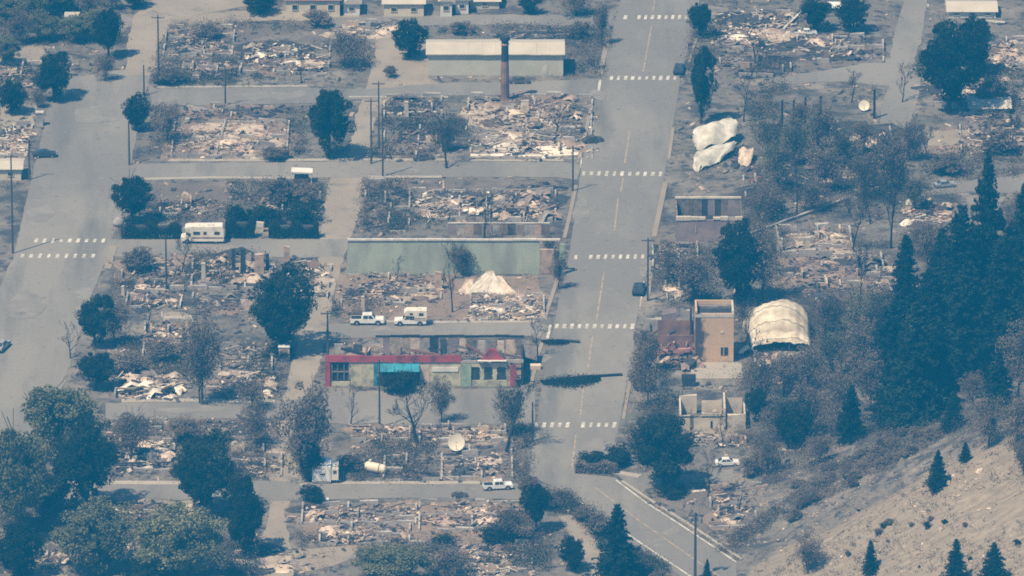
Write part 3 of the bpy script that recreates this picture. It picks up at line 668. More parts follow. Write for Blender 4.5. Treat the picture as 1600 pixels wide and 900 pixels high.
def beam(seed):
    r = random.Random(seed); b = MB(); t = r.uniform(-.12, .12); b.box((0, 0, .12), (1, .07, .07), (0, t, 0)); b.v = [(x, y+.04*math.sin(3*x+seed), z) for x, y, z in b.v]; return b
def heap(seed, n=7):
    """a low irregular mound, unit size"""
    b = MB(); r = random.Random(seed); K = 12
    for j in range(n):
        for k in range(K):
            a = 2*math.pi*k/K; rr = (j+.02)/(n-1)*.5*(1+.22*noise.noise(Vector((math.cos(a)*1.3, math.sin(a)*1.3, seed))))
            z = max(0, (1-(j/(n-1))**1.6))*(.7+.6*noise.noise(Vector((rr*6*math.cos(a), rr*6*math.sin(a), seed+3))))
            b.v.append((rr*math.cos(a), rr*math.sin(a), z if j < n-1 else -.05))
    for j in range(n-1):
        for k in range(K): b.f.append((j*K+k, (j+1)*K+k, (j+1)*K+(k+1) % K, j*K+(k+1) % K))
    b.f.append(tuple(range(K))); return b
RUBCOL = ('cream', 'white', 'pink', 'grey', 'dark', 'brown', 'rust')
for c in RUBCOL:
    for i in range(3):
        PIECE['metal_sheet', c, i] = crumpled(i*7+1).mesh('metal_sheet', 'rub_'+c)
        PIECE['block', c, i] = lump(i*5+2).mesh('block', 'rub_'+c)
        PIECE['beam', c, i] = beam(i*3+4).mesh('beam', 'rub_'+c)
        PIECE['mound', c, i] = heap(i*11+5).mesh('mound', 'rub_'+c)
def small_debris(rng, w, d, n, hgt=.35, smin=.15, smax=.6):
    """many little slabs and sticks in one mesh"""
    b = MB()
    for k in range(n):
        x = rng.gauss(0, .27)*w; y = rng.gauss(0, .27)*d
        if abs(x) > w*.52 or abs(y) > d*.52: continue
        s = rng.uniform(smin, smax); q = rng.random()
        dim = (s*3.4, s*.22, s*.2) if q < .45 else ((s*1.2, s, .05+s*.12) if q < .7 else (s*.7, s*.6, s*.55))
        b.box((x, y, rng.uniform(0, hgt)*.6+dim[2]*.3), dim, (rng.uniform(-.4, .4), rng.uniform(-.4, .4), rng.gauss(0, .35) if rng.random() < .65 else rng.uniform(0, 3.14)))
    return b
def ruin(x0, x1, y0, y1, label, pal, big=14, small=160, found=.55, hgt=.5, name='burnt_ruin', mounds=9, foundcol='concrete_wall', fh=.62, seed=None, smax=1.0, cat='ruin'):
    """pal: list of colour names, first is the main one. x0..y1: the footprint as the photo shows it"""
    A = G(x0, y1); Bq = G(x1, y1); D = G((x0+x1)/2, y0); c = G((x0+x1)/2, (y0+y1)/2)
    w = Bq.x-A.x; d = (D-G((x0+x1)/2, y1)).y; rng = random.Random(seed or int(x0*31+y0))
    t = thing(name, label, cat, (c.x, c.y, 0), rng.uniform(-.03, .03))
    # foundation: broken low walls round and across
    if found:
        segs = []
        for (ax, ay, bx, by) in ((-w/2, -d/2, w/2, -d/2), (-w/2, d/2, w/2, d/2), (-w/2, -d/2, -w/2, d/2), (w/2, -d/2, w/2, d/2), (rng.uniform(-.2, .2)*w, -d/2, rng.uniform(-.2, .2)*w, d/2), (-w/2, rng.uniform(-.25, .25)*d, w/2, rng.uniform(-.25, .25)*d)):
            n = max(1, int(math.hypot(bx-ax, by-ay)/2.6))
            for k in range(n):
                if rng.random() > found: continue
                p = (k+.5)/n; ln = math.hypot(bx-ax, by-ay)/n*rng.uniform(.7, 1); h = fh*rng.uniform(.4, 1.5)
                b = MB(); horiz = abs(bx-ax) > abs(by-ay)
                b.box((0, 0, h/2), (ln if horiz else .28, .28 if horiz else ln, h))
                b.v = [(vx, vy, vz+(rng.uniform(-.25, .12)*h if vz > .01 else -.03)) for vx, vy, vz in b.v]
                b.build('foundation_wall', foundcol, t, (ax+(bx-ax)*p, ay+(by-ay)*p, 0))
    # beds of ash, pale or charred, inside the footprint
    for k in range(3 if w > 6 else 2):
        m_ = rng.choice({'cream': ('yard_pale', 'yard_char', 'yard_pale'), 'white': ('yard_pale', 'yard_char', 'yard_pale'), 'pink': ('yard_brown', 'yard_char', 'yard_pale')}.get(pal[0], ('yard_char', 'yard_char', 'yard_brown')))
        rx = w*rng.uniform(.22, .48); ry = d*rng.uniform(.14, .34); cx = rng.uniform(-.25, .25)*w; cy = (k-1)*d*.28+rng.uniform(-.08, .08)*d
        pg = [(cx+rx*math.cos(a_)*(1+.35*noise.noise(Vector((math.cos(a_)*2+k*9, math.sin(a_)*2, x0)))), cy+ry*math.sin(a_)*(1+.5*noise.noise(Vector((math.cos(a_)*2, math.sin(a_)*2+k*7, y0))))) for a_ in (6.2832*i_/22 for i_ in range(22))]
        MB().slab(pg, -.02, .045+.012*k).build('ash_bed', m_, t)
    for k in range(rng.choice((1, 2, 3)) if found else 0):
        hs = rng.uniform(.9, 2.0); ls = rng.uniform(.8, 2.6); b = MB(); n_ = 5
        for i_ in range(n_+1):
            x_ = -ls/2+ls*i_/n_; z_ = hs*rng.uniform(.55, 1.0); b.v += [(x_, -.13, -.05), (x_, -.13, z_), (x_, .13, z_), (x_, .13, -.05)]
        for i_ in range(n_): q_ = 4*i_; b.f += [(q_, q_+4, q_+5, q_+1), (q_+1, q_+5, q_+6, q_+2), (q_+2, q_+6, q_+7, q_+3)]
        b.f += [(0, 1, 2, 3), (4*n_+3, 4*n_+2, 4*n_+1, 4*n_)]
        b.build('wall_stub', rng.choice(('concrete_wall', 'rub_cream', 'rub_grey', 'rub_pink')), t, (rng.uniform(-.42, .42)*w, rng.uniform(-.3, .48)*d, 0), rng.choice((0, 0, 0, 1.57)))
    for k in range(mounds):
        col = rng.choice(pal); o = put('mound', PIECE['mound', col, rng.randrange(3)], t, (rng.uniform(-.33, .33)*w, rng.uniform(-.33, .33)*d, 0), rng.uniform(0, 6))
        o.scale = (w*rng.uniform(.2, .5), d*rng.uniform(.1, .35), hgt*rng.uniform(.4, 1.1))
    for k in range(int(big*1.7)):
        kind = rng.choice(('metal_sheet', 'metal_sheet', 'block', 'beam', 'beam', 'beam')); col = rng.choice(pal if rng.random() < .75 else ['dark', 'grey'])
        o = put(kind, PIECE[kind, col, rng.randrange(3)], t, (rng.uniform(-.45, .45)*w, rng.uniform(-.45, .45)*d, rng.uniform(.02, .5)*hgt), rng.uniform(-.6, .6) if rng.random() < .75 else rng.uniform(0, 6))
        s = smax*{'metal_sheet': rng.uniform(.9, 2.4), 'block': rng.uniform(.4, 1.0), 'beam': rng.uniform(1.2, 3)}[kind]
        o.scale = (s, s*rng.uniform(.6, 1.1), s*rng.uniform(.5, 1.2) if kind != 'beam' else s*.8)
        if kind != 'block': o.rotation_euler = (rng.uniform(-.35, .35), rng.uniform(-.25, .25), o.rotation_euler.z)
    for i, col in enumerate(dict.fromkeys(pal+['dark'])):
        n = int((.75 if col != 'dark' else 1.3)*small/len(set(pal)))
        if n: small_debris(rng, w*1.05, d*1.1, n, hgt).build('debris', 'rub_'+col, t, kind='stuff')
    return t
R_ = ruin
R_(258, 365, 44, 88, 'grey rubble lot with pale ash right of the bend in the wide road', ['grey', 'cream', 'dark', 'grey'], 18, 260)
R_(378, 515, 68, 116, 'pink and cream rubble heap in the middle of the top left block', ['pink', 'cream', 'grey', 'brown', 'white'], 26, 380, hgt=.7)
R_(285, 375, 98, 124, 'dark rubble strip above the cross street in the top left block', ['dark', 'grey', 'pink'], 12, 200)
R_(270, 450, 192, 246, 'wide beige house foundation left of the tall oval tree', ['cream', 'pink', 'grey', 'cream'], 22, 420, found=.8, hgt=.5)
R_(600, 690, 152, 186, 'burnt lot with dark brush and beams beside the upper alley', ['grey', 'dark', 'brown'], 12, 200, hgt=.5)
R_(730, 925, 150, 206, 'broad brown rubble lot around the foot of the brick chimney', ['pink', 'grey', 'cream', 'brown'], 34, 520, hgt=.8)
R_(735, 925, 205, 250, 'cream rubble lot on the kerb below the brick chimney', ['cream', 'white', 'pink', 'grey'], 30, 420, hgt=.6)
R_(640, 760, 300, 344, 'long pale debris lot left of the rounded rubble by main street', ['cream', 'pink', 'grey', 'white'], 22, 320, hgt=.6)
R_(765, 868, 300, 346, 'large cream rubble heap at the main street end of its block', ['cream', 'pink', 'grey'], 22, 300, hgt=.9, smax=1.5)
R_(250, 345, 315, 338, 'low grey rubble behind the motorhome', ['grey', 'cream', 'dark'], 10, 160, found=.2)
R_(395, 500, 300, 350, 'grey debris among bushes beside the alley', ['grey', 'cream', 'dark'], 14, 160, found=.2)
R_(300, 425, 398, 452, 'ruin with standing stubs and a pink mound left of the big dark tree', ['pink', 'grey', 'cream', 'dark'], 24, 320, hgt=.8)
R_(200, 285, 440, 482, 'low ruin with pale chunks right of the ragged dark tree', ['grey', 'cream', 'brown'], 14, 220)
R_(535, 690, 430, 478, 'pinkish brown rubble lot below the green wall', ['pink', 'brown', 'grey', 'cream'], 24, 380, found=.3)
R_(735, 850, 462, 500, 'rubble with white sheets on the footway below the white heap', ['cream', 'grey', 'white', 'pink'], 22, 320)
R_(225, 300, 505, 560, 'brown rubble lot with concrete pad above the left white heap', ['brown', 'cream', 'grey'], 16, 240)
R_(182, 285, 590, 624, 'bright cream heap of bent sheets on the pale footway', ['white', 'cream', 'cream', 'white', 'grey'], 40, 280, found=.2, hgt=1.6, smax=1.7, mounds=6)
R_(335, 425, 588, 624, 'cream and grey heap of bent sheets right of the tall grey tree', ['cream', 'white', 'grey', 'pink'], 30, 240, found=.2, hgt=1.4, smax=1.5, mounds=5)
R_(345, 425, 540, 580, 'grey debris lot below the big dark tree', ['grey', 'brown', 'cream'], 12, 200)
R_(180, 272, 688, 738, 'black and white twisted wreckage above the lower left footway', ['white', 'dark', 'grey', 'cream'], 26, 200, found=.2, hgt=1.0, smax=1.4)
R_(360, 440, 700, 745, 'faint grey rubble left of the box trailer', ['grey', 'brown', 'cream'], 10, 180)
R_(600, 690, 715, 752, 'dark rubble between the tank and the white pickup', ['grey', 'dark', 'brown'], 14, 220)
R_(690, 800, 700, 748, 'grey framed wreckage below the round white dish', ['grey', 'cream', 'dark'], 20, 260)
R_(545, 640, 666, 690, 'pink cream foundation in front of the bare sapling', ['pink', 'cream', 'brown'], 14, 200)
R_(655, 790, 668, 692, 'cream brown ash lot right of the spreading bare tree', ['cream', 'brown', 'pink'], 14, 240)
R_(472, 650, 790, 820, 'pink house foundation above the bottom alley', ['pink', 'cream', 'brown', 'grey'], 28, 420, found=.8, hgt=.6)
R_(500, 640, 820, 852, 'second pink foundation nearest the bottom alley', ['pink', 'cream', 'grey'], 22, 320, found=.7)
R_(655, 825, 785, 830, 'long brown foundation left of the dark blue tree', ['pink', 'brown', 'cream', 'grey'], 26, 380, found=.7)
R_(700, 800, 884, 905, 'white sheets and rubble at the bottom edge centre', ['white', 'cream', 'grey'], 18, 120, found=.2, hgt=.9)
R_(1215, 1330, 358, 402, 'cream foundation with low walls right of the grey thicket', ['cream', 'grey', 'cream', 'pink'], 18, 240, found=.95, fh=1.1)
R_(1215, 1370, 402, 445, 'pink grey ash lot below the cream foundation', ['pink', 'grey', 'brown'], 20, 340, found=.25)
R_(1195, 1400, 195, 300, 'large scattered debris field among the grey thicket', ['grey', 'cream', 'dark', 'brown'], 50, 520, found=.15)
R_(1115, 1262, 18, 80, 'rubble lot with curved pipe at the top right of main street', ['grey', 'cream', 'pink', 'white'], 34, 380, found=.2)
R_(1410, 1485, 318, 362, 'bright cream wreckage above the slender conifer', ['cream', 'white', 'grey', 'rust'], 18, 160, found=.2, smax=1.5)
R_(1530, 1610, 62, 112, 'pale rubble with pipes at the upper right edge', ['cream', 'grey', 'pink'], 20, 220, found=.3)
R_(1190, 1290, 700, 760, 'small ruin with cream corner post under the burnt strip', ['cream', 'grey', 'pink', 'dark'], 22, 260, found=.3)
R_(1110, 1225, 760, 825, 'scattered rubble lot beside the toe of the scree', ['grey', 'cream', 'pink', 'dark'], 30, 320, found=.2)
R_(-10, 46, 196, 246, 'cream rubble at the left edge by the wide road poles', ['cream', 'pink', 'white'], 18, 160)
R_(-10, 60, 100, 160, 'dark debris lot at the left edge above the concrete gatepost', ['grey', 'dark', 'cream'], 16, 200)
R_(20, 110, 860, 890, 'grey rubble at the bottom left corner', ['grey', 'cream'], 10, 120, found=.2)
R_(180, 250, 842, 875, 'little cream rubble between the bottom left trees', ['cream', 'pink'], 8, 80, found=.2)
R_(1020, 1090, 380, 420, 'pale rubble on the right kerb above the broad grey tree', ['cream', 'grey', 'brown'], 14, 160)
R_(1500, 1600, 180, 240, 'brown rubble field right of the big dark tree', ['cream', 'brown', 'grey'], 20, 260, found=.2)
R_(760, 930, 50, 70, 'dark brush debris behind the shed roof', ['dark', 'grey'], 8, 160, found=0)
R_(520, 660, 34, 60, 'pale debris at the top of the alley', ['cream', 'grey', 'dark'], 12, 160, found=.1)
R_(1090, 1180, 680, 700, 'pale strip of rubble below the cream roofless walls', ['cream', 'grey'], 12, 120, found=.1)
R_(355, 480, 852, 900, 'pale scraps beside the bottom of the alley', ['cream', 'grey'], 10, 60, found=0)

R_(300, 425, 458, 490, 'flat grey ash lot between the stub ruin and the concrete pad', ['grey', 'brown', 'dark'], 12, 200, found=.3)
R_(192, 292, 400, 436, 'brown ash lot around the dark red burnt bush', ['brown', 'grey', 'cream'], 10, 180, found=.25)
R_(440, 515, 408, 468, 'grey scrap lot beside the alley right of the pink stub', ['grey', 'cream', 'dark'], 12, 180, found=.25)
R_(200, 440, 658, 688, 'long grey brown debris strip below the pale footway', ['grey', 'brown', 'dark', 'cream'], 18, 260, found=.3)
R_(1125, 1235, 86, 120, 'dark debris strip below the top right rubble lot', ['dark', 'grey', 'brown'], 12, 200, found=.2)
R_(1245, 1380, 58, 98, 'burnt lot with low walls left of the upper right lane', ['grey', 'cream', 'brown', 'dark'], 18, 240, found=.5)
R_(1165, 1215, 275, 345, 'small dark ruin right of the roofless brick shell', ['dark', 'grey', 'rust'], 12, 160, found=.3)
R_(1350, 1430, 398, 462, 'brown debris lot left of the slender conifer', ['brown', 'grey', 'cream'], 12, 180, found=.3)
R_(1445, 1600, 118, 160, 'dark debris lot behind the pale mobile home', ['grey', 'dark', 'cream'], 16, 220, found=.3)
R_(600, 690, 190, 246, 'dark ash lot left of the bare kerb tree', ['dark', 'grey', 'brown'], 12, 200, found=.35)
R_(570, 640, 285, 362, 'charred garden lot at the alley end of its block', ['dark', 'grey'], 10, 180, found=.3)
R_(250, 468, 166, 190, 'charred strip above the beige house foundation', ['dark', 'grey', 'brown'], 14, 220, found=.2)
R_(640, 830, 852, 884, 'dark debris lot at the bottom right of the wide green tree', ['grey', 'dark', 'brown', 'cream'], 16, 220, found=.3)
R_(1040, 1100, 424, 470, 'pale scraps in front of the broad grey tree', ['grey', 'cream', 'dark'], 10, 120, found=.3)
R_(115, 330, 786, 814, 'scrap strip below the lower left cross street', ['brown', 'grey', 'cream'], 12, 160, found=.15)
R_(1250, 1345, 440, 480, 'grey scraps above the dark car by the arched hut', ['grey', 'brown', 'dark'], 12, 160, found=.2)
R_(800, 885, 290, 300, 'dark scraps along the upper kerb by main street', ['dark', 'grey'], 6, 80, found=0)
R_(1180, 1240, 556, 610, 'dark scraps below the arched hut', ['dark', 'grey', 'cream'], 10, 140, found=.2)

# ------------------------------------------------------------------ buildings
mat('wall_mint', (.56, .51, .39), (.47, .43, .33), .35, .85, .3, .7)
mat('roof_pale', (.55, .47, .36), (.46, .39, .30), .3, .7, .3, .7, spec=.3)
mat('wall_green', (.42, .44, .32), (.30, .30, .235), .4, .9, .34, .62, stretch=(1, 1, .35))
mat('coping', (.62, .55, .45), (.40, .35, .29), .5, .9, .3, .6)
mat('brick_red', (.30, .165, .125), (.15, .095, .085), .5, .9, .35, .6)
mat('soot', (.05, .045, .047), (.025, .024, .026), 1, .9)
mat('shop_red', (.43, .07, .085), (.17, .05, .055), .45, .8, .36, .54)
mat('shop_cream', (.55, .49, .32), (.27, .235, .18), .6, .9, .36, .56)
mat('shop_green', (.36, .45, .29), (.22, .27, .19), .7, .85, .3, .6)
mat('shop_teal', (.05, .29, .36), (.035, .13, .17), .8, .7, .3, .6)
mat('wall_tan', (.60, .40, .24), (.48, .32, .19), .35, .9, .3, .6)
mat('wall_pinkgrey', (.33, .235, .215), (.20, .155, .15), .4, .9, .3, .6)
mat('wall_bone', (.62, .52, .39), (.42, .35, .27), .5, .9, .3, .6)
mat('wall_white', (.72, .67, .57), (.58, .53, .45), .4, .85, .3, .6)
mat('roof_pink', (.46, .22, .18), (.33, .17, .145), .5, .8, .3, .6)
mat('wall_cream', (.66, .56, .40), (.54, .45, .32), .4, .85, .3, .6)
mat('dish_cream', (.78, .68, .50), (.66, .57, .42), .6, .6)
def at(px, py): p = G(px, py); return p, S(p)
def window(parent, x, z, w_, h_, y, frame='wall_bone', pane='glass'):
    f = MB()
    for dx, dz, sx, sz in ((0, h_/2, w_+.16, .09), (0, -h_/2, w_+.16, .09), (-w_/2, 0, .09, h_-.09), (w_/2, 0, .09, h_-.09)): f.box((dx, 0, dz), (sx, .14, sz))
    o = f.build('window', frame, parent, (x, y-.03, z)); MB().box((0, 0, 0), (w_-.05, .05, h_-.05)).build('pane', pane, o); return o

# long pale green shed with low gable roof
p, s = at(668, 120); t = thing('long_shed', 'long pale green shed with pale low gable roof beside upper main street', 'shed', p)
W = 212/s; HW = 36/(s*CZ); Dp = 7.5
b = MB(); b.box((W/2, .09, HW/2), (W, .18, HW)); b.build('front_wall', 'wall_mint', t)
MB().box((W/2, Dp, HW/2), (W, .18, HW)).build('back_wall', 'wall_mint', t)
for x in (.09, W-.09): MB().prism([(0, 0), (1, 0)], 0, 0) if False else MB().add([(x-.08, .2, 0), (x+.08, .2, 0), (x+.08, Dp-.1, 0), (x-.08, Dp-.1, 0), (x-.08, .2, HW), (x+.08, .2, HW), (x+.08, Dp-.1, HW), (x-.08, Dp-.1, HW), (x-.08, Dp/2, HW+.75), (x+.08, Dp/2, HW+.75)],
    [(0, 1, 5, 4), (3, 7, 6, 2), (0, 4, 8, 7, 3), (1, 2, 6, 9, 5), (4, 5, 9, 8), (8, 9, 6, 7)]).build('end_wall', 'wall_mint', t)
b = MB(); r = random.Random(5); n = 14
for i in range(n+1):
    x = -.3+(W+.6)*i/n; wob = r.uniform(-.05, .05)
    b.v += [(x, -.45, HW-.02+wob), (x, Dp/2, HW+.85), (x, Dp+.45, HW-.02)]
for i in range(n): b.f += [(3*i, 3*i+3, 3*i+4, 3*i+1), (3*i+1, 3*i+4, 3*i+5, 3*i+2)]
k = len(b.v); b.v += [(x, y, z-.14) for x, y, z in b.v]; b.f += [tuple(k+i for i in reversed(f)) for f in list(b.f)]
for i in range(n): b.f += [(3*i, k+3*i, k+3*i+3, 3*i+3)]
b.build('roof', 'roof_pale', t)
for i in range(1, 10): MB().box((W*i/10, Dp*.25-.1, HW+.46), (.06, Dp/2+.5, .05), (math.atan2(.87, Dp/2+.45), 0, 0)).build('roof_seam', 'roof_pale', t)
MB().box((W/2, -.012, .14), (W, .02, .3)).build('skirting', 'concrete_wall', t)
MB().box((W-3.2, -.03, 1.05), (.95, .05, 2.1)).build('door', 'coping', t)
# brick chimney before the shed
p, s = at(789, 157); hc = 99/(s*CZ); t = thing('brick_chimney', 'tall free standing brick chimney with sooty top in front of shed', 'chimney', p)
MB().tube([(0, 0, -.1), (0, 0, hc*.62)], [.80, .66], 10).build('lower_shaft', 'brick_red', t, smoothf=False)
MB().tube([(0, 0, hc*.62), (0, 0, hc*.93)], [.66, .60], 10).build('upper_shaft', 'soot', t)
MB().tube([(0, 0, hc*.87), (0, 0, hc*.90)], [.72, .72], 10).build('band', 'rub_pink', t)
MB().tube([(0, 0, hc*.93), (0, 0, hc*.95), (0, 0, hc)], [.62, .92, .88], 10).build('cap', 'soot', t)
# green wall
p, s = at(543, 428); t = thing('green_wall', 'long pale green wall with pale coping, roof burnt away, above white heap', 'wall', p)
W = 300/s; HW = 52/(s*CZ)
b = MB(); n = 30; r = random.Random(3)
for i in range(n+1):
    x = W*i/n; b.v += [(x, 0, -.1), (x, 0, HW), (x, .3, HW), (x, .3, -.1)]
for i in range(n): q = 4*i; b.f += [(q, q+4, q+5, q+1), (q+1, q+5, q+6, q+2), (q+2, q+6, q+7, q+3)]
b.f += [(0, 1, 2, 3), (4*n+3, 4*n+2, 4*n+1, 4*n)]; b.build('front_wall', 'wall_green', t)
for i in range(9):
    x0 = (W+3.4)*i/9; MB().box((x0+(W+3.4)/18, .15, HW+.13+r.uniform(-.03, .03)), ((W+3.4)/9-.05, .62, .26)).build('coping_stone', 'coping', t)
MB().box((W/2-.2, 5.6, .5), (W, .3, 1.0)).build('rear_wall', 'concrete_wall', t)
MB().add([(0, .31, 0), (.3, .31, 0), (.3, 5.4, 0), (0, 5.4, 0), (0, .31, HW*.96), (.3, .31, HW*.96), (.3, 5.4, 1.0), (0, 5.4, 1.0)], [(3, 2, 1, 0), (4, 5, 6, 7), (0, 1, 5, 4), (1, 2, 6, 5), (2, 3, 7, 6), (3, 0, 4, 7)]).build('side_wall', 'wall_pinkgrey', t)
MB().box((W+1.2, .0, HW*.38), (2.3, .5, HW*.72)).build('pink_pier', 'rub_pink', t)
MB().box((W+3.7, -.1, HW*.45), (.8, .4, HW*.9)).build('pale_pier', 'shop_green', t)
# rear wall panels up on the next lot
p, s = at(700, 367); t = thing('panel_wall', 'low grey brown wall of narrow panels behind the green wall coping', 'wall', p)
for i in range(12): MB().box((i*1.42+.7, 0, .95+.1*math.sin(i*2.1)), (1.36, .16, 1.9+.2*math.sin(i*2.1))).build('panel', ('wall_pinkgrey', 'rub_brown', 'rub_pink', 'concrete_wall')[(i*7) % 4], t)
MB().box((8.5, .0, 2.12), (17.0, .3, .14)).build('top_rail', 'coping', t)

# white tent-shaped heap
p, s = at(765, 456); t = thing('white_heap', 'bright cream tent shaped heap of collapsed sheets under green wall', 'rubble heap', p)
hh = 25/(s*CZ)
for i, (x0, x1, tx, tz, y0, m) in enumerate([(-4.2, -.5, -.2, 1, 0, 'rub_white'), (-.6, 2.6, .3, .95, -.1, 'rub_white'), (2.3, 4.6, 1.2, .62, .15, 'rub_cream'), (-5.2, -3.0, -3.2, .5, .6, 'rub_cream'), (-1.6, 1.4, .1, 1.0, .9, 'rub_cream'), (-3.4, -1.0, -1.2, .62, .4, 'rub_white'), (1.0, 3.6, 1.5, .7, .5, 'rub_white')]):
    b = MB(); r = random.Random(i); n = 6
    for j in range(n+1):
        f = j/n
        for k2 in range(n+1):
            g_ = k2/n; x = (x0+(x1-x0)*g_)*(1-f)+tx*f+(g_-.5)*f*1.1; b.v.append((x+r.uniform(-.07, .07), y0-1.2*(1-f)+1.6*f+r.uniform(-.09, .09), hh*tz*f**.9+r.uniform(-.07, .07)))
    for j in range(n):
        for k2 in range(n): q = j*(n+1)+k2; b.f.append((q, q+1, q+n+2, q+n+1))
    k = len(b.v); b.v += [(x, y+.06, z-.05) for x, y, z in b.v]; b.f += [tuple(k+q for q in reversed(f)) for f in list(b.f)]
    b.build('fallen_sheet', m, t)
small_debris(random.Random(9), 10, 5, 120, .5).build('debris', 'rub_cream', t, kind='stuff')

# red fronted shop
p, s = at(508, 603); t = thing('red_fronted_shop', 'burnt out shop front with red fascia, cream panels and turquoise awning, roof gone', 'shop', p)
mp = 1/s; W = 310*mp; HW = 48/(s*CZ); zf = lambda py: (603-py)/(s*CZ); xf = lambda px: (px-508)*mp
def panel(name, xa, xb, ya, yb, m, y=0.0, th=.2, parent=t):
    return MB().box(((xf(xa)+xf(xb))/2, y, (zf(ya)+zf(yb))/2), (xf(xb)-xf(xa), th, zf(ya)-zf(yb))).build(name, m, parent)
for i in range(7): panel('fascia_board', 508+i*30.4, 508+i*30.4+30.0, 554+(0, .5, 1.6, .9, .2, .7, .1)[i], 565, 'shop_red', -.18, .16)
panel('post', 508, 516, 566.5, 603, 'shop_red', -.15, .3); panel('post', 797, 806, 570, 605, 'shop_red', -.15, .35)
panel('stall_riser', 517, 547, 596, 603, 'shop_cream'); 
f = panel('shop_window', 518, 546, 566.5, 595, 'soot', .25, .1)
for xa in (518, 527, 537, 545): panel('mullion', xa, xa+1.6, 567, 595.5, 'rub_grey', .0, .12)
panel('mullion', 519.8, 545, 580, 581.3, 'rub_grey', -.005, .1)
panel('wall_panel', 548, 565.8, 566.5, 604, 'shop_cream'); panel('wall_panel', 566.2, 584, 566.5, 604, 'shop_cream')
panel('turquoise_post', 584.5, 590, 566.5, 604, 'shop_teal', -.05)
for i in range(5):
    xa = 591+i*13; o = MB(); x0, x1 = xf(xa), xf(xa+12.4); z0, z1 = zf(567), zf(577)
    o.add([(x0, -.1, z0), (x1, -.1, z0), (x1, -1.1, z1), (x0, -1.1, z1), (x0, -.1, z0-.08), (x1, -.1, z0-.08), (x1, -1.1, z1-.08), (x0, -1.1, z1-.08)], [(3, 2, 1, 0), (4, 5, 6, 7), (0, 1, 5, 4), (1, 2, 6, 5), (2, 3, 7, 6), (3, 0, 4, 7)]); o.build('awning_strip', 'shop_teal', t)
panel('doorway', 591, 656, 578, 604, 'soot', .3, .1)
for xa in (612, 634): panel('mullion', xa, xa+2, 578, 604, 'soot', .05, .12)
panel('wall_panel', 656, 671, 566.5, 604, 'rub_cream'); panel('wall_panel', 671.4, 695, 566.5, 604, 'shop_cream'); panel('wall_panel', 695.4, 720, 566.5, 604, 'shop_cream')
panel('sign_board', 675, 716, 573, 580, 'wall_white', -.16, .1)
panel('green_pier', 720.5, 736, 568, 604, 'shop_green', -.06, .3)
panel('wall_panel', 736.3, 797, 594, 604, 'shop_cream'); panel('lintel', 736.3, 797, 567, 573, 'shop_cream')
for i, xa in enumerate((750, 770, 791)): panel('wall_panel', xa, xa+6, 573.2, 593.8, 'shop_cream')
for xa, xb in ((737, 749), (757, 769), (777, 790)): panel('window_pane', xa, xb, 574, 593, 'glass', .15, .05)
# red gable peak
x0, x1, xm = xf(751), xf(788), xf(769); b = MB(); b.prism([(x0, zf(562)), (x1, zf(561)), (x1-.6, zf(556)), (xm+.5, zf(544)), (xm-.4, zf(543)), (x0+.5, zf(556))], -.3, -.08); b.build('gable_peak', 'shop_red', t)
b = MB(); b.box((xm, -.45, zf(562)), (x1-x0+.8, .5, .14)); b.build('gable_shelf', 'wall_white', t)
panel('parapet', 722, 750, 563, 567, 'concrete_wall', 0, .3); panel('parapet', 789, 818, 562, 566.5, 'concrete_wall', 0, .3)
# interior behind: floor rubble and rear wall with openings
yb = (552-522)/(s*SZ)*.9
rr = random.Random(2)
for i in range(20):
    xa = 520+i*15; h = 3.0+rr.uniform(-.3, .4) if i > 4 else 1.9+rr.uniform(-.3, .4)
    m = rr.choice(('concrete_wall', 'rub_grey', 'rub_dark', 'wall_pinkgrey', 'rub_cream'))
    MB().box((xf(xa)+.75, 13.2, h/2), (1.1 if i % 2 else 1.45, .3, h)).build('rear_wall_panel', m, t)
for i in range(10):
    xa = 585+i*23.4; MB().box((xf(xa)+1.2, 13.2, 3.55+.05*(i % 3)), (2.38, .4, .3)).build('rear_beam', 'charwood', t)
for x in (.2, W-.2): MB().box((x, 6.6, 1.5), (.3, 12.6, 3.0)).build('side_wall', 'rub_dark', t)
for i in range(26):
    o = put('beam', PIECE['beam', rr.choice(('dark', 'dark', 'brown', 'rust', 'grey')), i % 3], t, (rr.uniform(2, W-2), rr.uniform(1.5, 12.5), rr.uniform(.6, 2.0)), rr.uniform(0, 3.1)); q = rr.uniform(2.5, 5.5); o.scale = (q, q, q); o.rotation_euler = (0, rr.uniform(-.3, .3), o.rotation_euler.z)
for i in range(16):
    o = put('metal_sheet', PIECE['metal_sheet', rr.choice(('pink', 'grey', 'cream', 'brown')), i % 3], t, (rr.uniform(2, W-2), rr.uniform(1, 12.5), rr.uniform(.6, 1.4)), rr.uniform(0, 3.1)); q = rr.uniform(1.2, 2.6); o.scale = (q, q, q*.7)
for cc in ('grey', 'dark', 'brown'):
    d_ = small_debris(rr, W*.95, 12.0, 260, 1.4, .3, .9); d_.v = [(x+W/2, y+6.6, z+.4) for x, y, z in d_.v]; d_.build('debris', 'rub_'+cc, t, kind='stuff')
MB().box((W/2, 6.6, .25), (W-.8, 12.6, .5)).build('floor_slab', 'rub_brown', t)
# fallen canopy at its right end
p, s = at(828, 572); t = thing('tilted_canopy', 'grey metal canopy fallen against the right end of red fronted shop', 'canopy', p)
MB().box((-.1, 1.2, 2.3), (2.6, 4.6, .12), (.28, .35, .1)).build('roof_sheet', 'rub_grey', t)
MB().box((-1.2, -.4, 1.3), (.14, .14, 2.7), (0, .1, 0)).build('post', 'charwood', t); MB().box((.9, -.5, .8), (.14, .14, 1.7), (0, -.1, 0)).build('post', 'charwood', t); MB().box((-.2, 3.0, 1.0), (.14, .14, 2.2)).build('post', 'charwood', t)
MB().box((.9, -1.2, .35), (1.7, 1.1, .7)).build('box', 'rub_cream', t)

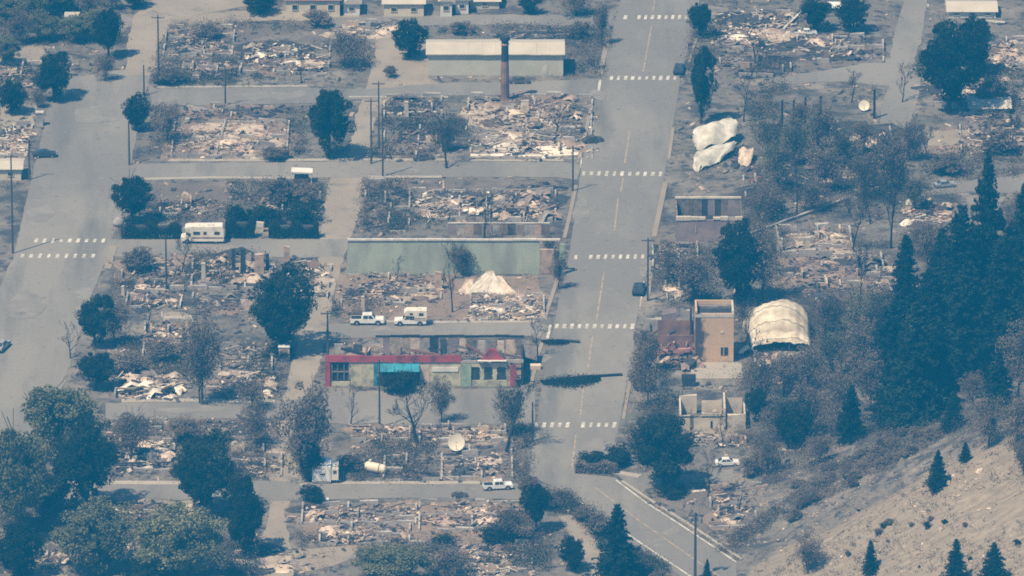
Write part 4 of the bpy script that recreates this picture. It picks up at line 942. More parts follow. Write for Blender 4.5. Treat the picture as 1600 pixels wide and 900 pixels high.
# tan brick building
p, s = at(1086, 566); t = thing('tan_building', 'tan two storey building shell with soot on its left front corner', 'building', p)
W = 60/s; HW = 76/(s*CZ); Dp = 5.6
MB().box((W/2, .15, HW/2), (W, .3, HW)).build('front_wall', 'wall_tan', t)
MB().box((W/2, -.02, HW*.955), (W, .07, .5)).build('cornice', 'coping', t)
for x in (.15, W-.15): MB().box((x, Dp/2+.2, HW/2+.15), (.3, Dp-.2, HW+.3)).build('side_wall', 'wall_tan' if x < 1 else 'coping', t)
MB().box((W/2, Dp+.2, HW/2+.1), (W-.62, .3, HW+.2)).build('rear_wall', 'wall_tan', t)
MB().box((W/2, Dp/2+.2, HW-.9), (W-.7, Dp-.5, .2)).build('roof_deck', 'soot', t)
MB().box((W*.55, Dp-.5, HW-.6), (W*.75, 1.2, .4)).build('roof_rubble', 'rub_grey', t)
o = MB().box((W*.76, -.03, 1.9), (1.15, .1, 1.3)).build('window', 'soot', t); MB().box((-.1, -.06, .0), (.1, .06, 1.3)).build('mullion', 'coping', o, (W*.76, -.03, 1.9))
MB().box((W*.70, -.04, HW*.62), (.55, .08, .4)).build('vent', 'wall_bone', t)
sm = bpy.data.materials.new('sooty_tan_wall'); sm.use_nodes = True; q = sm.node_tree; N_ = q.nodes.new; L_ = q.links.new     # soot stain on the upper left of the front
tc = N_('ShaderNodeTexCoord'); sx = N_('ShaderNodeSeparateXYZ'); L_(tc.outputs['Object'], sx.inputs[0]); nz = N_('ShaderNodeTexNoise'); nz.inputs['Scale'].default_value = .55; nz.inputs['Detail'].default_value = 7; L_(tc.outputs['Object'], nz.inputs['Vector'])
m1 = N_('ShaderNodeMath'); m1.operation = 'MULTIPLY_ADD'; L_(sx.outputs[0], m1.inputs[0]); m1.inputs[1].default_value = -1/W; m1.inputs[2].default_value = .34
m2 = N_('ShaderNodeMath'); m2.operation = 'MULTIPLY_ADD'; L_(nz.outputs[0], m2.inputs[0]); m2.inputs[1].default_value = .75; L_(m1.outputs[0], m2.inputs[2])
m3 = N_('ShaderNodeMapRange'); L_(m2.outputs[0], m3.inputs[0]); m3.inputs[1].default_value = .41; m3.inputs[2].default_value = .57
n2 = N_('ShaderNodeTexNoise'); n2.inputs['Scale'].default_value = 1.4; L_(tc.outputs['Object'], n2.inputs['Vector']); rp = N_('ShaderNodeValToRGB'); rp.color_ramp.elements[0].color = (.50, .335, .20, 1); rp.color_ramp.elements[1].color = (.66, .44, .265, 1); L_(n2.outputs[0], rp.inputs[0])
mx = N_('ShaderNodeMix'); mx.data_type = 'RGBA'; L_(m3.outputs[0], mx.inputs[0]); L_(rp.outputs[0], mx.inputs[6]); mx.inputs[7].default_value = (.07, .055, .055, 1); L_(mx.outputs[2], q.nodes['Principled BSDF'].inputs['Base Color']); q.nodes['Principled BSDF'].inputs['Roughness'].default_value = .9
fw_ = [c for c in t.children if c.name.startswith('front_wall')][0]; fw_.data.materials[0] = sm
MB().box((W/2+.3, -4.0, .06), (W+2.0, 7.4, .12)).build('forecourt_slab', 'concrete', t)
for i in range(4): o = put('block', PIECE['block', 'pink', i % 3], t, (-.3+i*.35, -1.2-.4*i, .1), i); o.scale = (1.6, 1.2, 2.6-.5*i)
# collapsed red building left of it
p, s = at(1052, 572); t = thing('collapsed_red_building', 'collapsed building with dark red walls left of the tan shell', 'ruin', p)
r = random.Random(4)
for i, (x, y, w_, d_, h_, m) in enumerate([(-3.2, 14, 3.0, .3, 3.6, 'concrete_wall'), (-.4, 14.3, 2.2, .3, 4.4, 'wall_pinkgrey'), (2.2, 14.2, 1.6, .3, 4.8, 'concrete_wall'), (-3.4, 8, .3, 9, 2.8, 'rub_dark'), (0, 5.0, 6.5, .35, 3.4, 'brick_red'), (-.2, 3.6, 6.2, .35, 1.9, 'rub_rust'), (3.6, 8, .35, 8.0, 4.2, 'rub_rust'), (-4.6, 10, .3, 5, 1.6, 'concrete_wall'), (0.6, 9, 6.0, .3, 4.4, 'brick_red'), (3.0, 11, .3, 5, 5.0, 'soot')]):
    b = MB(); b.box((0, 0, h_/2), (w_, d_, h_)); b.v = [(vx, vy, vz+(r.uniform(-.9, .3) if vz > 1 else 0)) for vx, vy, vz in b.v]; b.build('wall', m, t, (x, y, 0))
MB().box((-.3, 2.8, 1.5), (6.0, .5, .6), (0, -.06, .05)).build('fallen_lintel', 'roof_pink', t)
for i in range(18):
    o = put('beam', PIECE['beam', r.choice(('rust', 'dark', 'pink', 'brown')), i % 3], t, (r.uniform(-3.5, 4), r.uniform(0, 12), r.uniform(.3, 2)), r.uniform(0, 3.1)); q = r.uniform(2, 5); o.scale = (q, q, q); o.rotation_euler = (0, r.uniform(-.7, .7), o.rotation_euler.z)
for i in range(14):
    o = put('metal_sheet', PIECE['metal_sheet', r.choice(('pink', 'rust', 'dark', 'cream')), i % 3], t, (r.uniform(-3.5, 4), r.uniform(-2, 11), r.uniform(.2, 1.5)), r.uniform(0, 3.1)); q = r.uniform(1.2, 2.6); o.scale = (q, q, q)
for cc in ('rust', 'dark', 'grey', 'pink'):
    d_ = small_debris(r, 9, 15, 110, 1.0, .25, .8); d_.v = [(x, y+5, z) for x, y, z in d_.v]; d_.build('debris', 'rub_'+cc, t, kind='stuff')

# arched metal hut
p, s = at(1216, 546); t = thing('arched_metal_hut', 'crumpled cream arched metal hut with sagging front edge', 'hut', p)
a = 54/s; ht = 6.0; n = 9
def hut_pt(u, v, off=0.0):
    """u: -1..1 across, v: 0 front .. 1 back"""
    ang = (u+1)/2*math.pi; x = -math.cos(ang)*a*(1-.10*(1-v)); up = math.sin(ang)**.8
    prof = .30+.70*smooth(0, .62, v)-.25*smooth(.7, 1, v)
    sag = .35*noise.noise(Vector((u*2.2, v*3, 2)))*up+.16*math.sin(v*26+u*3)*up*.6
    if v < .2: sag += (.2-v)*5*(.5*abs(noise.noise(Vector((u*3.1, 0, 7))))+.2*max(0, u))
    return Vector((x+.25*(1-v)+.1*noise.noise(Vector((u*4, v*4, 5))), -1.5+v*11, max(.02, ht*up*prof+sag+off)))
for i in range(n):
    b = MB(); m_ = 6; nv = 48; v0 = i/n; v1 = (i+1)/n-.004
    for j in range(m_+1):
        for k2 in range(nv+1):
            u = -1+2*k2/nv; v = v0+(v1-v0)*j/m_; q = hut_pt(u, v, .07*(i % 2)); wr = .5*noise.noise(Vector((u*2.2, v*14, 4)))+.25*noise.noise(Vector((u*5, v*30, 8)))-.2*abs(noise.noise(Vector((u*3+1, v*5, 12))))+.06*math.sin(u*38)
            b.v.append((q.x, q.y+.2*wr, max(.02, q.z+wr*min(1, q.z/2))))
    for j in range(m_):
        for k2 in range(nv): q = j*(nv+1)+k2; b.f.append((q, q+1, q+nv+2, q+nv+1))
    k = len(b.v); b.v += [(x*.985, y, z-.06) for x, y, z in b.v]; b.f += [tuple(k+q for q in reversed(f)) for f in list(b.f)]
    b.build('roof_sheet', 'tin_cream', t, smoothf=True)
b = MB(); b.box((a*.5, -1.2, .9), (.12, .12, 1.8)); b.build('prop', 'charwood', t); MB().box((-a*.35, -1.2, 1.1), (.15, .15, 2.2), (0, .1, 0)).build('prop', 'charwood', t)
for i in range(9):
    o = put('metal_sheet', PIECE['metal_sheet', RND.choice(('cream', 'dark', 'pink', 'grey')), i % 3], t, (RND.uniform(-a, a), RND.uniform(-3.5, -1.6), .1), RND.uniform(0, 3)); q = RND.uniform(.9, 1.8); o.scale = (q, q, q)
o = put('metal_sheet', PIECE['metal_sheet', 'white', 0], t, (-a*.95, -2.2, .7), .3); o.scale = (2.4, 2, 2.4)

# crumpled metal sheets by main street
p, s = at(1118, 262); t = thing('crumpled_roof_sheets', 'large pale crumpled roof sheets piled beside main street', 'roof wreck', p)
def bent(name, c4, arch, m, seed, nx=12, ny=8, parent=t):
    """patch between four corners (photo x, photo y, height) arched upward"""
    r = random.Random(seed); b = MB(); P = [G(q[0], q[1], q[2])-p for q in c4]
    for j in range(ny+1):
        for i in range(nx+1):
            u = i/nx; v = j/ny; q = P[0]*(1-u)*(1-v)+P[1]*u*(1-v)+P[2]*u*v+P[3]*(1-u)*v
            cen_ = (P[0]+P[1]+P[2]+P[3])/4; e = abs(2*u-1)**3*.22+abs(2*v-1)**3*.12+.12*noise.noise(Vector((u*5, v*5, seed)))
            q = q+(cen_-q)*e+Vector((0, 0, arch*math.sin(math.pi*v)*(1-.4*abs(2*u-1))+.55*noise.noise(Vector((u*3+seed, v*3, 0)))+.28*noise.noise(Vector((u*8+seed, v*7, 2)))-.9*abs(noise.noise(Vector((u*2.4+seed, v*2.2, 9))))+.05*math.sin(u*40)))
            b.v.append((q.x+r.uniform(-.05, .05), q.y, max(.05, q.z)))
    for j in range(ny):
        for i in range(nx): q = j*(nx+1)+i; b.f.append((q, q+1, q+nx+2, q+nx+1))
    k = len(b.v); b.v += [(x, y, z-.05) for x, y, z in b.v]; b.f += [tuple(k+q for q in reversed(f)) for f in list(b.f)]
    return b.build(name, m, parent, smoothf=True)
bent('roof_sheet', [(1072, 236, .8), (1164, 214, 1.6), (1158, 178, 3.2), (1074, 204, 2.6)], 1.8, 'tin_pale', 1)
bent('roof_sheet', [(1072, 274, .3), (1134, 250, .5), (1174, 214, 1.2), (1078, 238, 1.4)], 1.5, 'tin_pale', 2)
bent('roof_sheet', [(1082, 262, .2), (1094, 268, .2), (1108, 246, 1.6), (1084, 244, 1.3)], .3, 'tin_pale', 3)
bent('roof_sheet', [(1148, 258, .2), (1176, 262, .2), (1184, 228, 1.6), (1154, 230, 1.8)], 1.2, 'rub_cream', 4)
bent('roof_sheet', [(1120, 210, 1.6), (1152, 212, 1.6), (1150, 200, 2.4), (1130, 200, 2.4)], .3, 'tin_pale', 6)
for i in range(12):
    q0 = G(RND.uniform(1085, 1180), RND.uniform(238, 272))-p; o = put(RND.choice(('metal_sheet', 'beam')), PIECE['metal_sheet', RND.choice(('grey', 'pink', 'dark')), i % 3], t, (q0.x, q0.y, .2), RND.uniform(0, 3)); q = RND.uniform(1, 2.2); o.scale = (q, q, q)
    o.name = 'scrap_sheet'
# roofless brick walls below it
p, s = at(1056, 378); t = thing('roofless_brick_shop', 'roofless brick shell with pale wall tops beside main street', 'ruin', p)
W = 104/s; HW = 34/(s*CZ); Dp = 10
MB().box((W/2, .15, HW/2), (W, .3, HW)).build('front_wall', 'wall_pinkgrey', t)
rr = random.Random(6)
for i in range(9):
    if i in (4, 7): continue
    MB().box((W*(i+.5)/9, .15, HW+.28), (W/9-.04, .55, .55+rr.uniform(-.2, .2))).build('wall_top', 'wall_bone', t)
for i in range(10): MB().box((W*(i+.5)/10, Dp, HW*.31+.85), (W/10-.03, .3, HW*.62+1.7)).build('rear_wall_panel', rr.choice(('rub_brown', 'wall_pinkgrey', 'rub_grey', 'rub_dark')), t); MB().box((W*(i+.5)/10, Dp+.02, HW*.62+1.9), (W/10-.03, .5, .3)).build('rear_top', 'wall_bone', t)
for x in (.16, W-.16): MB().box((x, Dp/2+.1, HW/2), (.3, Dp-.6, HW+.1)).build('side_wall', 'rub_brown', t)
MB().box((W*.5, Dp/2, HW*.3), (W-.8, Dp-1, .3)).build('burnt_floor', 'soot', t); MB().box((W*.75, 6, HW*.5), (W*.36, 2, .3)).build('burnt_floor', 'rub_grey', t)
MB().box((W*.30, -.05, HW*.6), (.12, .1, 1.2)).build('pipe', 'wall_bone', t)
MB().box((W*.6, Dp+3.5, .8), (W*.75, .4, 1.6)).build('low_rear_wall', 'wall_bone', t)
# cream roofless walls
p, s = at(1062, 672); t = thing('cream_roofless_house', 'cream roofless house walls with broken openings right of main street', 'ruin', p)
W = 106/s; HW = 27/(s*CZ); rr = random.Random(12)
for x0, x1, h in ((0, 1.6, .9), (2.2, 3.4, .8), (3.45, 6.4, 1.0), (6.45, 7.0, .3), (7.5, 10.4, .95)):
    b = MB(); b.box(((x0+x1)/2, 0, HW*h/2), (x1-x0, .25, HW*h)); b.v = [(x, y, z+(rr.uniform(-.3, .1) if z > .5 else 0)) for x, y, z in b.v]; b.build('front_wall', 'wall_bone', t)
for x0, x1, h in ((0, 2.8, 1.1), (3.6, 6.8, .8), (7.2, 10.0, .9)):
    b = MB(); b.box(((x0+x1)/2, 7.5, HW*h/2), (x1-x0, .25, HW*h)); b.v = [(x, y, z+(rr.uniform(-.3, .1) if z > .5 else 0)) for x, y, z in b.v]; b.build('rear_wall', 'wall_bone', t)
for x, h in ((.13, .9), (7.1, 1.25), (10.3, .7)): MB().box((x, 3.75, HW*h/2), (.25, 7.2, HW*h)).build('cross_wall', 'wall_bone', t)
MB().box((3.5, -.14, 2.3), (7.4, .06, .16)).build('dark_rail', 'charwood', t); MB().box((5.0, -.16, 1.0), (.3, .08, 1.1)).build('slit', 'charwood', t)
for i in range(14):
    o = put('block', PIECE['block', rr.choice(('cream', 'grey', 'dark')), i % 3], t, (rr.uniform(.5, 10), rr.uniform(.6, 7), .1), rr.uniform(0, 3)); q = rr.uniform(.5, 1.4); o.scale = (q, q, q)
o = put('mound', PIECE['mound', 'grey', 1], t, (5, 4, 0)); o.scale = (5, 4, 1.6)
# houses along the top edge
def house(px0, px1, py, hpx, label, wall, roof, depth=7, rise=1.6, ridge='x', name='house'):
    p, s = at(px0, py); W = (px1-px0)/s; Hh = hpx/(s*CZ); t = thing(name, label, 'house', p)
    MB().box((W/2, depth/2, Hh/2), (W, depth, Hh)).build('wall', wall, t)
    if ridge == 'x':
        b = MB(); o_ = .4
        b.add([(-o_, -o_, Hh+.02), (W+o_, -o_, Hh+.02), (W+o_, depth/2, Hh+rise), (-o_, depth/2, Hh+rise), (-o_, depth+o_, Hh+.02), (W+o_, depth+o_, Hh+.02)], [(0, 1, 2, 3), (3, 2, 5, 4), (0, 3, 4), (1, 5, 2), (0, 4, 5, 1)])
    else:
        b = MB(); o_ = .4
        b.add([(-o_, -o_, Hh+.02), (W/2, -o_, Hh+rise), (W+o_, -o_, Hh+.02), (-o_, depth+o_, Hh+.02), (W/2, depth+o_, Hh+rise), (W+o_, depth+o_, Hh+.02)], [(0, 2, 1), (3, 4, 5), (0, 1, 4, 3), (1, 2, 5, 4), (0, 3, 5, 2)])
    b.build('roof', roof, t)
    n = max(1, int(W/2.6))
    for i in range(n): window(t, W*(i+.5)/n, Hh*.55, min(1.0, W/n*.5), Hh*.32, -.03)
    return t
house(447, 531, 26, 26, 'pink gabled building cut by the top edge', 'wall_cream', 'roof_pink', 8, 1.5)
house(537, 562, 24, 18, 'small white cottage at the top edge right of the pink gable', 'wall_white', 'roof_pale', 5, 1.4, 'y')
house(600, 662, 26, 20, 'cream long house at the top edge above the alley', 'wall_cream', 'roof_pale', 6, 1.2)
house(688, 706, 26, 24, 'narrow white building at the top edge left of its twin', 'wall_white', 'roof_pale', 5, 1.0, 'y')
house(712, 732, 22, 22, 'narrow white building at the top edge right of its twin', 'wall_white', 'roof_pale', 5, 1.0, 'y')
house(735, 780, 14, 12, 'low white roofed house at the top edge behind the shed', 'wall_bone', 'roof_pale', 6, 1.0)
house(1482, 1556, 28, 10, 'white low house at the top right above the big dark tree', 'wall_white', 'roof_pale', 6, .9)
house(1516, 1578, 178, 9, 'pale mobile home at the right above the gravel', 'wall_cream', 'roof_pale', 6, .5)
house(1296, 1312, 20, 8, 'tiny white shed between the dark trees at the top', 'wall_white', 'wall_white', 3, .5)
house(0, 33, 282, 18, 'bright cream house wall at the left edge by the pole', 'wall_cream', 'roof_pale', 5, .6)
# standing stubs in the ruin left of the big dark tree
for x, y, h, w_, m, lb in [(318, 438, 26, 7, 'wall_bone', 'slim cream chimney stub left of the charred stubs'), (380, 430, 40, 9, 'soot', 'tall charred stub in the ruin'), (405, 428, 30, 16, 'rub_pink', 'pinkish broad stub beside the big dark tree'), (418, 424, 26, 6, 'soot', 'thin charred post next to the pinkish stub'), (365, 424, 34, 6, 'soot', 'thin charred post left of the tall stub'), (448, 408, 22, 10, 'rub_pink', 'pink brick stub by the alley above the dark tree'),
    (192, 462, 14, 5, 'wall_bone', 'short pale post at the kerb left of the low ruin'), (567, 488, 24, 6, 'wall_bone', 'pale leaning post behind the white pickup'), (685, 452, 26, 12, 'rub_pink', 'pink brick stub below the green wall'), (1218, 395, 22, 10, 'wall_bone', 'bright cream end wall of the foundation'), (1262, 398, 26, 7, 'wall_bone', 'cream chimney stub in the middle of the foundation'),
    (1222, 735, 32, 12, 'wall_bone', 'cream corner post of the small ruin'), (820, 178, 20, 14, 'rub_cream', 'cream block standing right of the chimney'), (635, 182, 22, 7, 'wall_bone', 'pale stub on the burnt lot by the upper alley'), (1366, 185, 44, 4, 'charwood', 'dark post by the upper right lane'), (1258, 200, 46, 4, 'charwood', 'charred post among the grey thicket'), (1240, 196, 38, 4, 'charwood', 'charred post left of the middle one in the thicket'), (1222, 198, 40, 4, 'charwood', 'charred post nearest the thin bare tree'), (1282, 192, 40, 5, 'charwood', 'charred post right in the thicket row')]:
    p, s = at(x, y); hh = h/(s*CZ); ww = w_/s; t = thing('standing_stub', lb, 'post' if w_ < 7 else 'chimney stub', p)
    b = MB(); b.box((0, 0, hh*.5), (ww, min(ww, .8), hh), taper=.82); b.build('shaft', m, t); b = MB(); b.box((0, 0, hh+.06), (ww*.9, min(ww, .8)*.9, .14)); b.v = [(x_, y_, z_+.08*math.sin(x_*9)) for x_, y_, z_ in b.v]; b.build('broken_top', m, t)

# ------------------------------------------------------------------ poles
def pole(px, ytop, ybase, label, arms=1, w_=.15, lamp=False, broken=False):
    p, s = at(px, ybase); h = (ybase-ytop)/(s*CZ); t = thing('utility_pole', label, 'pole', p)
    MB().tube([(0, 0, -.2), (0, 0, h*.5), (0, 0, h)], [w_*1.2, w_, w_*.8], 7).build('post', 'polewood', t)
    for k in range(arms):
        a = MB().box((0, .12, h-.5-k*.8), (2.2, .12, .14)).build('crossarm', 'polewood', t)
        for x in (-1, -.45, .45, 1): MB().tube([(x, .12, h-.43-k*.8), (x, .12, h-.2-k*.8)], [.06, .05], 5).build('insulator', 'steel', a)
    return t, h
for a in [(248, 25, 131, 'utility pole on the right kerb of the wide road bend'), (225, 102, 150, 'short pole beside the small ragged dark tree'), (352, 106, 166, 'thin pole on the cross street of the top left block'), (46, 218, 281, 'dark pole at the left beside the cream house wall'),
    (20, 242, 396, 'tall pole at the left edge above the zebra stripes'), (592, 128, 232, 'taller of the twin poles by the upper alley'), (580, 155, 256, 'left of the twin poles by the upper alley'), (598, 172, 276, 'thin pole on the cross street below the twin poles'), (895, 228, 299, 'dark pole on the left kerb of main street at a crossing'),
    (202, 190, 258, 'thin pole on the corner above the round tree'), (593, 562, 668, 'dark pole in front of the turquoise awning'), (512, 486, 542, 'dark pole at the left end of the red fronted shop'), (260, 366, 455, 'thin pole below the hedge and motorhome'), (832, 628, 690, 'thin pole left of main street by the leaning burnt tree'), (1012, 372, 470, 'tall pole on the right kerb above the collapsed red building'), (1330, 660, 700, 'short pole in the thicket')]:
    pole(*a, arms=0 if a[0] in (225, 202, 832, 1330, 598) else 1)
# tall pole with transformers at the bottom
t, h = pole(1086, 800, 903, 'tall utility pole with twin crossarms and transformers by curving road', 2, .2)
for x in (-.75, .75): MB().tube([(x, -.25, h-1.6), (x, -.25, h-.75)], [.28, .28], 10).build('transformer', 'steel', t)
for x in (-.6, .6): MB().tube([(x, .1, h-.4), (x, .1, h+1.3)], [.07, .05], 6).build('riser', 'steel', t)
# square concrete gatepost at left
p, s = at(62, 196); t = thing('concrete_gatepost', 'pale concrete block post on the left verge of the wide road', 'post', p); MB().box((0, 0, 1.2), (1.2, 1.0, 2.4), taper=.93).build('post', 'concrete_wall', t); MB().box((0, 0, 2.45), (1.4, 1.2, .16)).build('cap', 'coping', t)
# pale green cabin tower at the upper left
p, s = at(113, 56); t = thing('pale_green_tank_house', 'pale green upright box building among the upper left trees', 'shed', p)
MB().box((0, 0, 1.9), (2.3, 2.2, 3.8)).build('wall', 'wall_mint', t); MB().box((0, 0, 3.95), (2.7, 2.6, .24)).build('roof', 'roof_pale', t); MB().box((.0, -1.12, 1.0), (.8, .06, 1.9)).build('door', 'concrete_wall', t)
# beige cabinet, domed kiosk, dumpster
p, s = at(444, 562); t = thing('beige_cabinet', 'beige upright cabinet below the big dark tree', 'cabinet', p)
MB().box((0, 0, 1.15), (1.7, 1.2, 2.3)).build('body', 'wall_bone', t); MB().box((0, -.62, 1.5), (1.2, .05, 1.1)).build('door', 'rub_pink', t); MB().box((0, 0, 2.36), (1.9, 1.4, .12)).build('lid', 'wall_white', t)
p, s = at(185, 372); t = thing('domed_kiosk', 'grey round kiosk with pale domed top beside the left hedge', 'kiosk', p)
MB().tube([(0, 0, 0), (0, 0, 2.4)], [.85, .85], 12).build('body', 'rub_grey', t); MB().tube([(0, 0, 2.4), (0, 0, 2.9), (0, 0, 3.4), (0, 0, 3.7)], [.95, .9, .65, .15], 12).build('dome', 'concrete_wall', t, smoothf=True)
p, s = at(1076, 602); t = thing('dark_dumpster', 'dark dumpster on the concrete before the tan building', 'dumpster', p)
b = MB(); b.prism([(-1.0, .15), (1.0, .15), (1.15, 1.4), (-1.15, 1.4)], -.7, .7); b.build('bin', 'carpaint_dark', t); MB().box((0, .1, 1.47), (2.3, 1.5, .08), (.12, 0, 0)).build('lid', 'rubber', t)
for x in (-.8, .8): MB().box((x, 0, .08), (.15, 1.0, .16)).build('foot', 'rubber', t)
# canopy frame on the cross street by the alley
p, s = at(472, 284); t = thing('pale_canopy', 'pale flat canopy on legs over a dark hull at the alley corner', 'canopy', p)
MB().box((0, 0, 2.0), (3.6, 2.0, .22), (.08, .04, 0)).build('roof', 'wall_white', t)
for x in (-1.6, 1.6):
    for y in (-.8, .8): MB().box((x, y, 1.0), (.16, .16, 2.0)).build('leg', 'wall_white', t)
MB().box((-.1, .1, .6), (2.6, 1.4, 1.1), taper=.9).build('hull', 'carburnt', t)
# round dish, water tank disc
p, s = at(713, 706); t = thing('round_dish', 'round cream satellite dish facing the viewer below the shop', 'dish', p)
def dish(t, R0, zc, tilt):
    b = MB(); n = 20; K = 5
    for j in range(K+1):
        for k2 in range(n): a_ = 2*math.pi*k2/n; rr_ = R0*j/K; b.v.append((rr_*math.cos(a_), (j/K)**2*-.35*R0*.5+.25, rr_*math.sin(a_)))
    for j in range(K):
        for k2 in range(n): b.f.append((j*n+k2, j*n+(k2+1) % n, (j+1)*n+(k2+1) % n, (j+1)*n+k2))
    o = b.build('bowl', 'dish_cream', t, (0, 0, zc), smoothf=True); o.rotation_euler = (tilt, 0, 0)
    MB().tube([(0, .35, 0), (0, .3, zc)], [.12, .1], 8).build('mast', 'steel', t); MB().tube([(0, -.1, zc-R0*.9), (0, -R0*.7, zc)], [.04, .04], 5).build('feed_arm', 'steel', t)
dish(t, 1.32, 1.55, -.35)
p, s = at(1350, 174); t = thing('small_round_dish', 'small round cream dish in the yard by the upper right lane', 'dish', p); dish(t, .95, 1.1, -.5)
# horizontal tank
p, s = at(588, 740); t = thing('horizontal_tank', 'dented cream horizontal tank lying askew between trailer and rubble', 'tank', p, -.35)
MB().tube([(-1.85, 0, 1.05), (-1.7, 0, 1.05), (-1.4, 0, 1.05), (1.2, 0, .85), (1.5, 0, .85), (1.68, 0, .85)], [.35, .68, .8, .78, .62, .3], 14).build('shell', 'dish_cream', t, smoothf=True)
MB().tube([(.55, 0, .87), (.7, 0, .87)], [.83, .83], 14).build('strap', 'rub_rust', t); MB().tube([(-1.0, 0, 1.7), (-1.0, 0, 2.2)], [.22, .22], 8).build('hatch', 'wall_white', t)
for x in (-1.2, 1.0): MB().box((x, 0, .15), (.25, 1.1, .34)).build('cradle', 'rub_pink', t)

# ------------------------------------------------------------------ vehicles (local: +x forward)
def wheel(t, x, y, r=.36, burnt=False):
    o = put('wheel', None, t, (x, y, r)); sg = 1 if y > 0 else -1
    b = MB(); b.tube([(0, -.11, 0), (0, .11, 0)], [r, r], 14); b.build('tyre' if not burnt else 'rim', 'rubber' if not burnt else 'carburnt', o)
    MB().tube([(0, .09*sg, 0), (0, .125*sg, 0)], [r*.58, r*.5], 10).build('hub', 'steel', o)
def loft(prof, wl, wu, zsplit):
    """body from a side profile, narrower above zsplit"""
    b = MB(); n = len(prof)
    def hw(z): return wl if z <= zsplit else wl+(wu-wl)*min(1, (z-zsplit)/.5)
    b.add([(x, -hw(z), z) for x, z in prof]+[(x, hw(z), z) for x, z in prof], [tuple(range(n)), tuple(reversed(range(n, 2*n)))]+[(i+n, (i+1) % n+n, (i+1) % n, i)[::-1] if False else (i, i+n, (i+1) % n+n, (i+1) % n) for i in range(n)])
    return b
def sedan(px, py, rz, label, paint, burnt=False, sc=1.0, name='car'):
    p = GT(px, py); t = thing(name, label, 'car', p, rz, None, (sc, sc, sc))
    loft([(-2.2, .35), (2.2, .35), (2.25, .62), (2.1, .82), (1.1, .95), (-1.6, .98), (-2.2, .9), (-2.25, .6)], .88, .84, .8).build('body', paint, t)
    loft([(-1.55, .98), (1.05, .95), (.35, 1.42), (-.9, 1.44)], .82, .62, .95).build('cabin', paint, t)
    g = 'soot' if burnt else 'glass'
    MB().add([(1.06, -.70, 1.0), (1.06, .70, 1.0), (.42, .60, 1.40), (.42, -.60, 1.40)], [(0, 1, 2, 3)]).build('windscreen', g, t)
    MB().add([(-1.6, -.70, 1.02), (-1.6, .70, 1.02), (-.96, .60, 1.42), (-.96, -.60, 1.42)], [(3, 2, 1, 0)]).build('rear_window', g, t)
    for sg in (-1, 1):
        for x0, x1, xa, xb in ((-1.2, -.25, -.85, -.25), (-.18, .85, -.18, .32)):
            MB().add([(x0, sg*.845, 1.02), (x1, sg*.845, 1.02), (xb, sg*.665, 1.37), (xa, sg*.665, 1.37)], [(0, 1, 2, 3) if sg < 0 else (3, 2, 1, 0)]).build('side_window', g, t)
        for x in (-1.35, 1.35): wheel(t, x, sg*.82, .33, burnt)
    for x in (-2.27, 2.27): MB().box((x, 0, .5), (.12, 1.6, .2)).build('bumper', 'rubber' if not burnt else 'carburnt', t)
    for sg in (-1, 1): MB().box((2.2, sg*.62, .72), (.1, .3, .14)).build('headlight', 'wall_white' if not burnt else 'soot', t)
    return t
def pickup(px, py, rz, label, camper=False, paint='carpaint_white', sc=1.0):
    p = G(px, py); t = thing('camper_pickup' if camper else 'pickup_truck', label, 'pickup', p, rz, None, (sc, sc, sc))
    loft([(-2.7, .45), (2.7, .45), (2.75, .8), (2.6, 1.02), (1.3, 1.12), (-2.7, 1.12), (-2.75, .7)], .95, .92, .9).build('body', paint, t)
    loft([(-.9, 1.12), (1.3, 1.12), (.75, 1.78), (-.75, 1.8)], .90, .72, 1.1).build('cab', paint, t)
    MB().add([(1.3, -.76, 1.16), (1.3, .76, 1.16), (.79, .68, 1.74), (.79, -.68, 1.74)], [(0, 1, 2, 3)]).build('windscreen', 'glass', t)
    for sg in (-1, 1):
        for x0, x1, xa, xb in ((-.7, .12, -.62, .12), (.2, 1.05, .2, .68)): MB().add([(x0, sg*.925, 1.2), (x1, sg*.925, 1.2), (xb, sg*.755, 1.68), (xa, sg*.755, 1.68)], [(0, 1, 2, 3) if sg < 0 else (3, 2, 1, 0)]).build('side_window', 'glass', t)
        for x in (-1.7, 1.75): wheel(t, x, sg*.86, .40)
        for x in (-1.7, 1.75): MB().tube([(x, sg*.90, .42), (x, sg*.962, .42)], [.52, .50], 14).build('wheel_arch', 'rubber', t)
        for x in (2.68,): MB().box((x, sg*.7, .86), (.12, .3, .16)).build('headlight', 'wall_white', t)
    for x in (-2.8, 2.8): MB().box((x, 0, .55), (.14, 1.8, .2)).build('bumper', 'steel', t)
    if not camper: MB().box((-1.8, 0, 1.13), (1.7, 1.55, .03)).build('bed', 'rubber', t)
    else:
        loft([(-2.85, 1.14), (-.75, 1.14), (-.7, 1.85), (.95, 1.95), (1.05, 2.5), (.6, 2.85), (-2.85, 2.85), (-2.95, 2.0)], 1.02, 1.0, 1.2).build('camper_body', 'carpaint_cream', t)
        for sg in (-1, 1):
            MB().box((-1.9, sg*1.03, 2.2), (.8, .04, .45)).build('camper_window', 'glass', t); MB().box((-.2, sg*1.03, 2.3), (.5, .04, .35)).build('camper_window', 'glass', t); MB().box((-1.3, sg*1.03, 1.45), (2.9, .04, .12)).build('trim', 'rub_rust', t)
        MB().box((-1.5, 0, 2.92), (.7, .7, .16)).build('roof_vent', 'wall_white', t)
    return t
pickup(574, 506, 0, 'white pickup truck parked on the cross street below the green wall'); pickup(641, 507, math.pi, 'white pickup with cream camper body beside the other white pickup', True, sc=.94)
pickup(778, 764, .15, 'white pickup truck wreck at the right end of the lower cross street', sc=.84)
